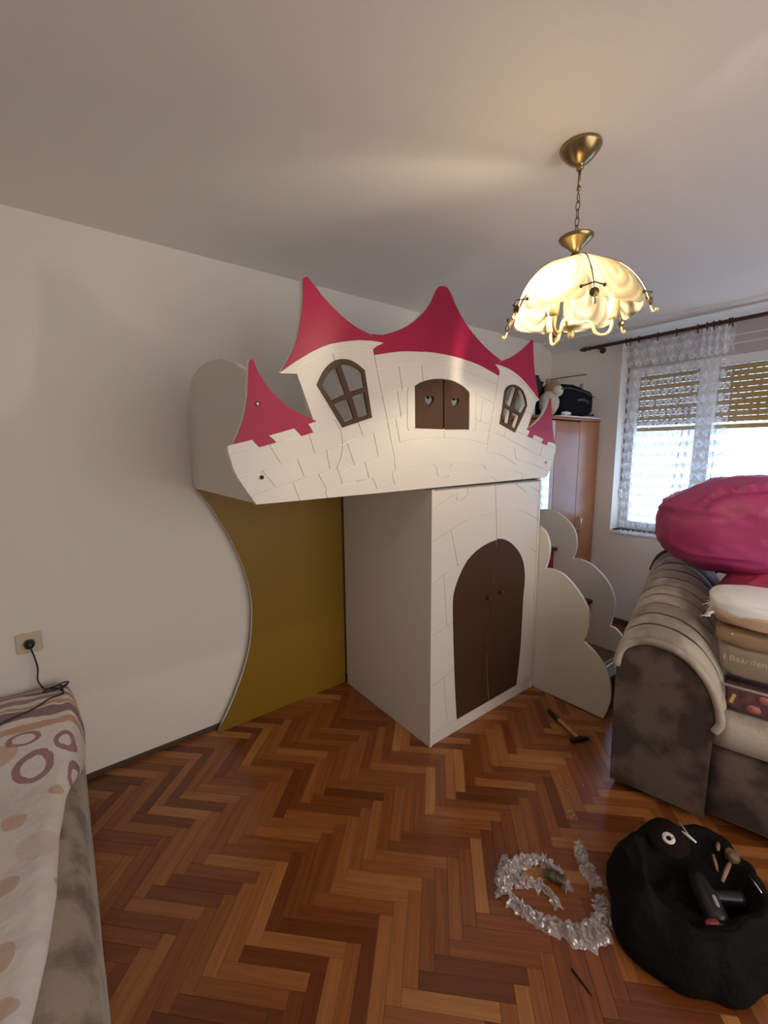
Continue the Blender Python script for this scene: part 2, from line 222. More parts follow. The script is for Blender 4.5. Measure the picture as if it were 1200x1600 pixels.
# ------------------------------------------------------------------ traced outlines, millimetres, in the plane of each board
SHAPES = {
  'OUT': '550,1382 501,1460 492,1476 484,1493 477,1513 471,1532 463,1569 461,1588 482,1594 504,1639 515,1665 525,1692 532,1716 537,1744 542,1778 551,1864 552,1872 555,1877 559,1881 561,1881 563,1881 568,1876 580,1844 595,1818 618,1788 638,1768 650,1758 676,1738 689,1729 702,1722 742,1704 788,1686 788,1690 728,1850 658,1845 667,1851 696,1896 718,1935 732,1969 747,2018 756,2060 761,2101 766,2178 769,2185 772,2190 780,2194 785,2194 788,2192 817,2168 841,2144 875,2118 917,2092 948,2075 964,2067 997,2055 1042,2042 1073,2036 1070,2041 1115,2045 1133,2048 1170,2060 1208,2076 1242,2092 1275,2110 1291,2121 1322,2144 1347,2165 1377,2194 1394,2216 1408,2236 1435,2285 1442,2294 1450,2302 1461,2308 1475,2312 1489,2314 1500,2313 1506,2312 1517,2305 1522,2300 1534,2288 1556,2258 1573,2238 1601,2209 1637,2177 1666,2156 1683,2145 1733,2115 1784,2089 1818,2074 1854,2060 1924,2036 1932,2036 1968,2049 2015,2067 2035,2076 2075,2098 2113,2121 2164,2156 2175,2164 2193,2181 2207,2181 2212,2138 2219,2087 2225,2052 2234,2018 2244,1983 2257,1948 2272,1911 2295,1857 2264,1843 2190,1697 2178,1685 2228,1699 2248,1707 2287,1728 2324,1754 2340,1766 2353,1779 2375,1805 2384,1816 2414,1875 2420,1874 2438,1770 2453,1706 2466,1662 2487,1602 2497,1590 2499,1570 2497,1559 2493,1544 2477,1496 2436,1427 2415,1396',
  'R1': '482,1594 498,1627 509,1652 520,1678 528,1704 534,1729 540,1760 551,1868 555,1877 559,1881 561,1881 563,1881 568,1876 576,1853 580,1844 596,1818 610,1799 628,1778 650,1758 676,1738 689,1729 703,1721 742,1704 804,1682 768,1671 788,1640 736,1625 708,1653 609,1625 637,1602 571,1584 547,1610 482,1595',
  'R2': '667,1851 696,1896 711,1922 724,1948 736,1980 750,2033 758,2073 763,2116 766,2178 767,2182 770,2188 777,2193 782,2194 788,2192 817,2168 841,2144 875,2118 917,2092 948,2075 981,2060 1000,2054 1029,2046 1080,2035 1133,2016 1071,2014 1038,2011 1003,2007 948,1995 914,1986 883,1977 868,1972 838,1959 794,1936 725,1893 667,1851',
  'R3': '1132,2014 1096,1997 1078,1983 1083,1960 1167,1980 1211,1990 1257,1997 1368,2010 1427,2013 1488,2014 1546,2013 1606,2010 1703,2000 1734,1996 1764,1990 1844,1971 1904,1956 1908,1958 1911,1972 1911,1978 1909,1982 1896,1996 1872,2011 1924,2036 1854,2060 1784,2089 1733,2115 1699,2135 1666,2156 1637,2177 1601,2209 1582,2229 1564,2248 1541,2279 1528,2295 1517,2305 1506,2312 1500,2313 1489,2314 1475,2312 1461,2308 1450,2302 1446,2298 1438,2290 1408,2236 1394,2216 1377,2194 1358,2175 1335,2155 1307,2132 1275,2110 1242,2092 1225,2084 1189,2068 1151,2054 1133,2048 1115,2045 1070,2041',
  'R4': '1932,2036 1992,2057 2015,2067 2055,2087 2094,2109 2132,2134 2175,2164 2193,2181 2207,2181 2212,2138 2219,2087 2225,2052 2234,2018 2244,1983 2257,1948 2272,1911 2295,1857 2277,1866 2230,1897 2162,1937 2116,1960 2067,1980 2019,1995 1995,2001 1970,2005 1911,2012 1876,2012',
  'R5': '2178,1685 2228,1699 2248,1707 2287,1728 2324,1754 2340,1766 2353,1779 2375,1805 2384,1816 2414,1875 2420,1874 2434,1788 2447,1728 2458,1685 2466,1662 2487,1602 2413,1614 2394,1591 2337,1604 2355,1629 2258,1654 2238,1632 2190,1644 2209,1674',
  'WL': '808,1816 821,1841 833,1863 849,1884 862,1896 876,1907 891,1916 900,1919 917,1924 934,1926 952,1926 960,1925 978,1920 996,1913 1030,1894 1064,1706 918,1661 862,1741',
  'WR': '1921,1707 1940,1783 1954,1871 1956,1878 1959,1885 1964,1892 1969,1899 1984,1909 1992,1913 2013,1919 2023,1921 2046,1922 2058,1920 2083,1915 2109,1905 2120,1898 2130,1889 2139,1879 2154,1858 2159,1846 2169,1816 2130,1753 2062,1663',
  'SL': '1306,1855 1339,1872 1353,1878 1383,1888 1417,1895 1436,1898 1489,1903 1493,1667 1309,1667',
  'SR': '1495,1903 1545,1901 1564,1898 1597,1890 1628,1880 1643,1873 1677,1854 1679,1670 1499,1665',
  'HL': '1400,1805 1402,1811 1407,1816 1415,1818 1423,1817 1429,1812 1431,1805 1429,1798 1423,1790 1403,1771 1400,1766 1398,1770 1393,1776 1378,1787 1372,1794 1370,1801 1372,1809 1378,1814 1385,1816 1392,1815 1398,1811 1400,1807',
  'HR': '1575,1809 1577,1815 1582,1819 1588,1822 1596,1820 1601,1816 1604,1809 1602,1801 1596,1794 1582,1781 1578,1776 1576,1770 1573,1775 1554,1791 1549,1798 1547,1805 1548,1812 1554,1818 1561,1820 1568,1818 1572,1814 1574,1810',
  'BL': '1635,70 1619,244 1609,363 1602,471 1592,647 1589,704 1588,750 1588,779 1590,798 1593,813 1598,829 1604,847 1613,866 1623,884 1646,920 1659,939 1674,957 1690,973 1708,987 1727,1000 1747,1011 1768,1021 1791,1030 1815,1038 1861,1049 1884,1053 1939,1059 1939,1011 1936,940 1932,865 1927,801 1921,755 1907,683 1901,644 1891,550 1887,501 1884,454 1884,411 1884,370 1889,284 1894,229 1912,70',
  'BR': '1948,1065 1997,1057 2017,1051 2037,1043 2059,1033 2081,1021 2102,1007 2123,991 2144,973 2164,954 2181,934 2195,914 2207,893 2217,872 2225,849 2230,827 2234,804 2236,779 2236,753 2235,727 2229,671 2227,627 2223,411 2220,336 2214,263 2192,78 1919,70 1901,227 1896,281 1891,368 1890,409 1891,452 1894,499 1897,548 1907,643 1914,682 1928,754 1934,800 1939,863 1948,1058',
  'seam': '1917,1385 1930,1240 1938,1144 1942,1059 1941,987 1938,919 1927,801 1921,755 1907,683 1901,644 1895,599 1887,501 1884,454 1884,411 1884,370 1889,284 1894,229 1912,70',
  'near': '1472,1093 1442,1071 1431,1062 1423,1052 1416,1043 1405,1020 1396,992 1393,977 1391,961 1390,945 1392,909 1394,892 1398,873 1413,824 1380,828 1366,828 1334,824 1318,821 1302,816 1288,809 1274,801 1246,780 1232,768 1204,741 1180,715 1161,691 1152,679 1138,654 1133,642 1128,628 1122,598 1119,564 1119,545 1121,525 1126,487 1130,472 1145,437 1134,429 1102,409 1086,398 1072,387 1047,364 1026,342 1010,320 997,297 988,273 980,246 975,216 972,184 971,152 972,135 977,103 984,71 989,54 1003,12',
  'far': '1847,1085 1797,1107 1777,1114 1756,1118 1733,1121 1710,1122 1688,1120 1668,1116 1648,1110 1629,1102 1611,1093 1593,1083 1575,1070 1559,1057 1531,1031 1519,1018 1509,1004 1500,989 1493,971 1488,952 1484,932 1481,913 1479,895 1479,877 1480,859 1483,843 1487,826 1504,785 1459,790 1440,790 1421,786 1401,782 1381,775 1362,767 1344,757 1326,745 1293,718 1265,691 1242,663 1224,634 1210,604 1200,570 1196,552 1194,533 1193,512 1195,490 1199,446 1203,424 1214,369 1185,365 1174,361 1163,353 1152,344 1133,324 1127,315 1122,306 1115,288 1113,277 1111,247',
  'yel': '567,1383 617,1292 677,1174 698,1131 717,1088 750,1001 765,958 777,914 788,870 797,826 804,782 808,738 810,695 809,652 806,609 802,567 797,524 790,482 781,441 770,400 757,360 742,320 726,281 692,207 675,171 639,105 620,73 572,-4',
  'end': '1466,1384 2342,1382 2336,1622 2314,1781 2274,1870 2209,1922 2088,1948 1933,1953 1760,1934 1615,1896 1508,1853 1436,1807',
  'WLh': '829,1818 842,1841 847,1849 857,1862 875,1878 893,1890 933,1793 868,1765|915,1902 935,1906 949,1906 965,1904 981,1900 996,1895 1002,1891 1016,1881 1025,1826 955,1803|879,1749 942,1775 973,1700 929,1682|965,1783 1024,1806 1043,1716 995,1703',
  'WRh': '1963,1815 1966,1854 1969,1866 1972,1875 1977,1882 1982,1889 1988,1894 1996,1900 2005,1904 2024,1910 2034,1910 2062,1908 2013,1799|2086,1905 2112,1894 2121,1887 2129,1879 2136,1870 2148,1850 2152,1841 2158,1819 2114,1769 2043,1794|1956,1799 2015,1781 1998,1707 1938,1720|2035,1776 2101,1756 2064,1682 2009,1702',
  'tiles': '550,1382 718,1383 718,1385 714,1392 713,1398 709,1405 708,1411 702,1423 692,1452 687,1453 674,1449 640,1443 582,1428 579,1426 571,1425 568,1423 560,1422 557,1420 549,1419 539,1415 531,1414 534,1407 536,1406 539,1399 541,1398|722,1383 840,1384 830,1399 830,1406 835,1416 835,1420 833,1421 831,1427 829,1428 827,1434 825,1435 823,1441 821,1442 819,1448 817,1449 815,1455 813,1456 811,1462 809,1463 800,1480 745,1471 744,1468 734,1468 716,1462 714,1460 695,1455|845,1384 1910,1392 1907,1398 1901,1404 1874,1416 1839,1424 1804,1425 1803,1429 1839,1428 1868,1422 1899,1410 1909,1402 1914,1392 2153,1394 2149,1414 2149,1419 2151,1423 2149,1425 2142,1426 2139,1428 2067,1441 2004,1450 1970,1453 1928,1454 1927,1458 1970,1457 2004,1454 2067,1445 2140,1432 2146,1429 2150,1429 2155,1425 2153,1414 2155,1410 2157,1394 2416,1396 2418,1401 2421,1403 2421,1405 2435,1424 2435,1427 2259,1474 2134,1499 2098,1508 2083,1514 2079,1528 2074,1538 2065,1575 2066,1579 2068,1579 2070,1575 2076,1546 2086,1517 2092,1514 2135,1503 2264,1477 2345,1456 2348,1454 2356,1453 2359,1451 2367,1450 2370,1448 2378,1447 2381,1445 2389,1444 2392,1442 2396,1442 2399,1440 2407,1439 2436,1430 2440,1432 2441,1436 2443,1437 2444,1441 2446,1442 2447,1446 2449,1447 2450,1451 2452,1452 2453,1456 2461,1467 2463,1473 2465,1474 2475,1493 2437,1501 2425,1505 2420,1505 2412,1508 2407,1508 2399,1511 2394,1511 2336,1526 2332,1524 2328,1528 2263,1544 2226,1556 2215,1558 2209,1561 2198,1563 2125,1587 2121,1587 2103,1594 2099,1594 2084,1600 2080,1600 2065,1606 2061,1606 2014,1622 1994,1627 1976,1634 1972,1634 1969,1636 1964,1635 1963,1638 1949,1641 1946,1643 1899,1651 1838,1655 1828,1604 1827,1595 1829,1594 1829,1592 1826,1591 1822,1558 1896,1550 1959,1536 1971,1531 1981,1529 2001,1520 2007,1519 2034,1506 2044,1503 2050,1499 2053,1499 2059,1495 2062,1495 2068,1491 2071,1491 2077,1487 2086,1484 2085,1480 2076,1483 2070,1487 2067,1487 2061,1491 2058,1491 2052,1495 2049,1495 2043,1499 2040,1499 2034,1503 2031,1503 2027,1506 2024,1506 2020,1509 2017,1509 2013,1512 2010,1512 2006,1515 1955,1533 1917,1542 1875,1549 1825,1554 1821,1554 1820,1552 1818,1552 1817,1554 1813,1553 1810,1558 1813,1560 1815,1594 1810,1595 1701,1614 1662,1618 1596,1621 1538,1626 1502,1626 1501,1624 1498,1624 1498,1626 1457,1626 1351,1621 1319,1618 1238,1606 1174,1591 1189,1528 1189,1521 1187,1520 1194,1494 1194,1489 1394,1504 1428,1503 1431,1502 1438,1495 1444,1493 1445,1491 1447,1491 1448,1493 1455,1494 1510,1491 1543,1491 1550,1493 1553,1500 1560,1504 1629,1504 1683,1499 1761,1496 1790,1492 1794,1489 1797,1489 1803,1482 1805,1482 1820,1466 1820,1463 1816,1463 1814,1467 1808,1472 1808,1474 1804,1476 1794,1486 1780,1490 1744,1493 1683,1495 1628,1500 1569,1501 1557,1498 1553,1490 1544,1487 1510,1487 1465,1490 1449,1489 1450,1484 1452,1483 1454,1473 1454,1460 1456,1451 1460,1448 1462,1444 1476,1441 1534,1442 1534,1439 1532,1438 1475,1437 1471,1439 1461,1440 1453,1448 1450,1459 1450,1473 1446,1485 1441,1490 1437,1491 1429,1498 1424,1500 1378,1499 1274,1490 1220,1487 1195,1485 1180,1471 1177,1466 1177,1455 1187,1425 1190,1420 1189,1417 1186,1417 1186,1419 1181,1419 1127,1414 1105,1407 1088,1399 1086,1400 1078,1424 1069,1441 1067,1442 1065,1448 1060,1450 1042,1450 984,1443 993,1442 992,1438 912,1431 889,1427 870,1421 863,1422 839,1417 834,1405 834,1400 842,1387|1089,1404 1112,1414 1127,1418 1184,1423 1177,1445 1175,1447 1172,1463 1175,1471 1184,1481 1186,1481 1190,1485 1191,1489 1182,1523 1177,1550 1121,1547 1099,1544 1098,1541 1095,1541 1094,1543 1077,1539 1028,1523 1047,1455 1061,1454 1063,1452 1068,1451 1074,1438 1079,1432|528,1417 582,1431 585,1433 593,1434 596,1436 612,1439 621,1443 574,1500 527,1488 524,1486 512,1484 509,1482 493,1479 492,1475 494,1474 497,1466 499,1465 509,1446 511,1445 514,1438 516,1437 516,1435 518,1434 518,1432|838,1421 912,1435 886,1502 804,1481|916,1436 998,1449 1043,1454 1043,1458 1041,1461 1041,1465 1039,1468 1039,1472 1037,1475 1037,1479 1024,1522 995,1513 994,1510 991,1510 989,1508 986,1508 984,1506 981,1506 979,1504 976,1504 974,1502 971,1502 969,1500 966,1500 964,1498 961,1498 959,1496 956,1496 919,1480 912,1480 912,1484 914,1485 917,1485 937,1495 940,1495 949,1500 971,1508 971,1511 969,1513 969,1516 967,1518 967,1521 965,1523 965,1526 963,1528 963,1531 961,1533 961,1536 959,1538 959,1541 957,1543 957,1546 955,1548 955,1551 953,1553 953,1556 948,1565 948,1568 946,1570 946,1573 936,1596 919,1591 916,1566 909,1542 897,1517 895,1516 893,1510 890,1507 891,1498 893,1496 894,1490 896,1488 903,1467 909,1455 910,1449|625,1443 691,1457 739,1473 713,1538 653,1524 651,1521 642,1521 606,1509 579,1502 580,1498 585,1494 585,1492 589,1489 589,1487 594,1483 594,1481 598,1478 598,1476 603,1472 603,1470 607,1467 607,1465 611,1462 611,1460 616,1456 616,1454|743,1474 754,1477 795,1483 798,1484 798,1486 805,1485 853,1498 839,1573 800,1564 797,1562 793,1562 792,1559 786,1560 742,1546 717,1540|489,1482 568,1502 571,1503 572,1506 582,1506 624,1520 645,1525 645,1528 638,1537 637,1541 635,1542 634,1546 627,1555 626,1559 624,1560 623,1564 621,1565 620,1569 616,1573 615,1577 613,1578 606,1591 564,1578 465,1560 473,1523 481,1500|2476,1496 2478,1496 2494,1545 2498,1561 2498,1568 2464,1575 2452,1579 2447,1579 2439,1582 2434,1582 2426,1585 2421,1585 2413,1588 2408,1588 2400,1591 2390,1591 2382,1594 2377,1594 2349,1602 2340,1603 2336,1606 2331,1606 2281,1619 2276,1619 2201,1639 2196,1639 2180,1644 2175,1644 2167,1647 2153,1649 2145,1652 2131,1654 2069,1669 2066,1669 2063,1664 2059,1664 1995,1685 1991,1685 1985,1688 1983,1687 1975,1657 1972,1651 1972,1647 1969,1641 1970,1639 1986,1635 2001,1629 2005,1629 2020,1623 2024,1623 2036,1618 2040,1618 2052,1613 2056,1613 2068,1608 2072,1608 2160,1579 2164,1579 2176,1574 2193,1570 2202,1566 2206,1566 2253,1551 2321,1534 2328,1531 2332,1531 2332,1536 2336,1548 2343,1582 2346,1584 2346,1573 2335,1530|857,1499 886,1506 905,1543 912,1566 915,1590 898,1585 843,1574|976,1510 1062,1539 1093,1546 1093,1551 1089,1561 1088,1569 1086,1572 1068,1639 1026,1629 1021,1627 1020,1624 1016,1626 1013,1624 1002,1622 991,1616 985,1615 983,1613 977,1612 975,1610 969,1609 951,1601 942,1599 946,1585 948,1583 948,1580 950,1578 955,1562 957,1560 962,1544 964,1542 964,1539 966,1537 966,1534|649,1527 713,1542 716,1544 755,1554 761,1557 786,1563 787,1567 783,1576 783,1580 779,1589 779,1593 775,1602 775,1606 771,1615 767,1631 751,1625 731,1620 654,1605 611,1593 611,1589 613,1588 614,1584 616,1583 617,1579 621,1575 622,1571 624,1570 625,1566 627,1565 628,1561 632,1557 633,1553 635,1552 636,1548 638,1547 639,1543 641,1542|1098,1548 1136,1552 1175,1553 1174,1563 1162,1609 1162,1613 1165,1615 1156,1652 1074,1641|464,1564 545,1578 549,1580 567,1583 570,1584 570,1586 553,1602 553,1604 547,1610 545,1610 520,1603 485,1596 461,1588|791,1565 840,1578 884,1586 915,1594 915,1612 912,1631 906,1649 899,1662 894,1663 890,1661 885,1661 772,1633 771,1629|2495,1572 2499,1572 2497,1591 2491,1596 2491,1598 2487,1602 2412,1614 2408,1607 2398,1597 2398,1595 2404,1593 2409,1593 2417,1590 2422,1590 2430,1587 2435,1587 2443,1584|919,1595 935,1600 936,1606 943,1607 958,1613 962,1613 971,1617 975,1617 1016,1630 993,1684 918,1661 911,1673 908,1675 906,1680 903,1682 901,1687 898,1689 896,1694 893,1696 891,1701 888,1703 879,1718 876,1720 874,1725 871,1727 869,1732 866,1734 864,1739 861,1741 852,1756 849,1758 840,1773 837,1775 835,1780 832,1782 828,1790 825,1792 823,1797 820,1799 816,1807 809,1815 809,1819 826,1852 828,1853 835,1867 845,1878 845,1880 867,1901 869,1901 871,1904 884,1911 885,1913 889,1914 878,1936 872,1936 870,1934 858,1931 856,1929 844,1926 842,1924 836,1923 834,1921 808,1912 746,1881 743,1882 743,1885 812,1918 847,1930 849,1932 858,1934 860,1936 875,1940 877,1942 886,1944 888,1946 897,1948 899,1950 908,1952 910,1954 922,1957 924,1959 940,1963 949,1967 988,1975 1026,1980 1079,1984 1094,1996 1132,2015 1077,2015 1006,2008 925,1990 872,1974 853,1965 850,1965 842,1960 839,1960 776,1926 772,1922 763,1918 756,1912 752,1911 742,1903 738,1902 737,1900 711,1884 709,1881 698,1875 696,1872 691,1870 689,1867 687,1867 685,1864 680,1862 678,1859 676,1859 674,1856 672,1856 659,1846 670,1845 728,1850 735,1829 739,1822 740,1816 742,1814 743,1808 745,1806 746,1800 753,1785 754,1779 756,1777 757,1771 764,1756 765,1750 767,1748 768,1742 770,1740 771,1734 778,1719 779,1713 781,1711 782,1705 786,1698 788,1688 799,1684 804,1684 832,1690 850,1692 874,1692 879,1691 888,1686 889,1683 894,1679 898,1670 903,1667 902,1663 904,1662 912,1645 918,1621|1173,1595 1216,1605 1193,1706 1150,1696 1158,1664 1158,1659 1162,1655 1160,1651|1821,1596 1823,1596 1824,1598 1828,1628 1834,1654 1822,1656 1822,1659 1835,1659 1839,1681 1843,1693 1843,1696 1836,1698 1826,1699 1770,1712 1763,1711 1761,1714 1729,1720 1729,1663 1683,1665 1676,1666 1677,1670 1500,1665 1501,1630 1538,1630 1596,1625 1674,1621 1721,1615 1784,1604 1799,1600 1805,1600 1815,1597|635,1604 735,1626 708,1653 706,1653 689,1647 681,1646 664,1640 610,1626 610,1624 612,1624 616,1619 618,1619 633,1605|1220,1606 1256,1613 1337,1624 1428,1629 1497,1630 1496,1669 1499,1669 1499,1671 1493,1671 1493,1667 1313,1667 1312,1665 1302,1660 1299,1660 1298,1658 1286,1652 1272,1651 1265,1660 1265,1662 1262,1664 1259,1695 1259,1721 1230,1715 1228,1714 1228,1712 1221,1713 1203,1708 1198,1708 1198,1701|2336,1609 2340,1609 2344,1613 2344,1615 2355,1628 2354,1630 2273,1650 2270,1652 2258,1654 2239,1634 2241,1632 2297,1618|1019,1631 1048,1638 1051,1640 1064,1642 1067,1643 1068,1646 1079,1645 1090,1648 1155,1656 1147,1692 1144,1695 1145,1701 1132,1749 1058,1745 1064,1711 1063,1705 1059,1705 1037,1697 1033,1697 1001,1686 997,1686|787,1641 872,1662 877,1662 896,1668 884,1684 874,1688 850,1688 820,1684 805,1680 798,1681 768,1671|1964,1641 1966,1641 1980,1689 1921,1707 1932,1750 1861,1750 1848,1701 1849,1695 1847,1695 1846,1693 1839,1659 1888,1656 1922,1652|2189,1645 2192,1646 2209,1674 2181,1683 2179,1684 2179,1686 2191,1698 2223,1763 2151,1787 2146,1778 2144,1777 2143,1773 2139,1769 2138,1765 2132,1758 2129,1751 2126,1749 2126,1747 2123,1745 2123,1743 2120,1741 2120,1739 2117,1737 2117,1735 2114,1733 2114,1731 2111,1729 2111,1727 2108,1725 2108,1723 2105,1721 2099,1711 2095,1708 2095,1706 2092,1704 2092,1702 2089,1700 2089,1698 2086,1696 2086,1694 2083,1692 2083,1690 2080,1688 2080,1686 2077,1684 2077,1682 2074,1680 2074,1678 2069,1672 2074,1672 2127,1659 2150,1655 2158,1652 2163,1652 2171,1649 2176,1649 2184,1646|1274,1655 1285,1656 1297,1662 1298,1664 1309,1668 1306,1855 1341,1874 1356,1879 1344,1951 1340,1953 1246,1938 1213,1931 1233,1837 1237,1836 1261,1841 1263,1843 1268,1842 1268,1839 1266,1838 1265,1823 1263,1760 1263,1726 1267,1726 1268,1723 1263,1722 1263,1695 1266,1666|1719,1667 1725,1667 1725,1721 1723,1722 1723,1725 1725,1725 1724,1842 1722,1842 1722,1845 1724,1846 1724,1856 1677,1854 1679,1670|1149,1700 1224,1717 1203,1825 1122,1805 1134,1756 1135,1753 1138,1752 1136,1748 1138,1745|1841,1700 1845,1701 1857,1749 1852,1750 1852,1754 1858,1754 1871,1807 1830,1818 1827,1820 1815,1822 1812,1824 1788,1829 1785,1831 1780,1831 1767,1716|1761,1717 1763,1717 1764,1723 1777,1832 1728,1841 1729,1724|1227,1718 1259,1725 1262,1837 1237,1833 1234,1830 1228,1831 1207,1826|1057,1749 1131,1752 1119,1802 1115,1805 1117,1809 1110,1831 1105,1854 1037,1855|1862,1754 1933,1754 1941,1787 1948,1838 1956,1880 1962,1891 1975,1904 1993,1914 2013,1920 2048,1922 2069,1919 2096,1911 2121,1898 2133,1887 2133,1885 2146,1871 2151,1861 2153,1860 2164,1835 2169,1815 2159,1801 2156,1794 2154,1793 2154,1790 2207,1773 2209,1771 2224,1766 2226,1767 2263,1843 2276,1849 2268,1853 2267,1855 2265,1855 2264,1857 2262,1857 2261,1859 2259,1859 2258,1861 2256,1861 2255,1863 2253,1863 2252,1865 2250,1865 2222,1885 2218,1886 2211,1892 2190,1903 2189,1905 2183,1907 2182,1909 2172,1913 2171,1915 2116,1942 2113,1942 2100,1949 2097,1949 2075,1959 2066,1961 2064,1963 2031,1972 1992,1978 1952,1978 1914,1973 1911,1972 1910,1964 1907,1958 1905,1943 1898,1915 1899,1908 1897,1908 1896,1906 1890,1873 1876,1814 1877,1807 1874,1805|1121,1809 1200,1829 1230,1835 1210,1930 1182,1925 1096,1904 1107,1858 1110,1857 1109,1850 1111,1847 1119,1813|1871,1811 1874,1819 1889,1893 1893,1906 1892,1909 1700,1942 1601,1955 1555,1958 1486,1959 1347,1952 1360,1881 1379,1887 1420,1896 1480,1903 1489,1903 1489,1900 1495,1900 1495,1903 1514,1903 1562,1899 1597,1891 1629,1880 1654,1868 1655,1866 1661,1864 1662,1862 1668,1860 1671,1857 1717,1859 1724,1860 1724,1862 1727,1862 1727,1860 1742,1860 1741,1856 1728,1856 1728,1845 1781,1836 1831,1823 1834,1821 1842,1820 1852,1816 1860,1815 1863,1813|2279,1851 2294,1856 2292,1859 2276,1866 2275,1868 2273,1868 2272,1870 2270,1870 2269,1872 2267,1872 2266,1874 2264,1874 2263,1876 2261,1876 2233,1896 2229,1897 2225,1901 2221,1902 2217,1906 2213,1907 2212,1909 2208,1910 2207,1912 2203,1913 2192,1921 2165,1935 2164,1937 2116,1961 2108,1963 2082,1975 2039,1990 1996,2001 1912,2012 1875,2013 1872,2011 1895,1997 1908,1984 1911,1976 1952,1982 1993,1982 2036,1975 2081,1961 2107,1949 2110,1949 2116,1945 2119,1945 2127,1940 2130,1940 2183,1913 2184,1911 2192,1908 2193,1906 2217,1893 2230,1883 2234,1882 2235,1880 2237,1880 2238,1878 2240,1878 2241,1876 2243,1876 2244,1874 2246,1874 2247,1872 2249,1872 2250,1870 2252,1870 2253,1868|1091,1858 1103,1858 1103,1861 1094,1893 1093,1902 1090,1903 1091,1911 1089,1915 1076,1980 1009,1974 966,1967 940,1960 881,1939 893,1916 908,1922 922,1925 958,1926 984,1919 1004,1910 1005,1908 1013,1905 1014,1903 1018,1902 1019,1900 1030,1894 1037,1859|1095,1908 1209,1935 1349,1959 1354,1959 1354,1956 1361,1956 1486,1963 1555,1962 1639,1955 1791,1931 1796,1929 1814,1927 1894,1912 1903,1956 1763,1991 1674,2004 1606,2010 1534,2014 1445,2014 1382,2011 1367,2010 1353,2007 1282,2001 1227,1993 1158,1979 1085,1961 1084,1958',
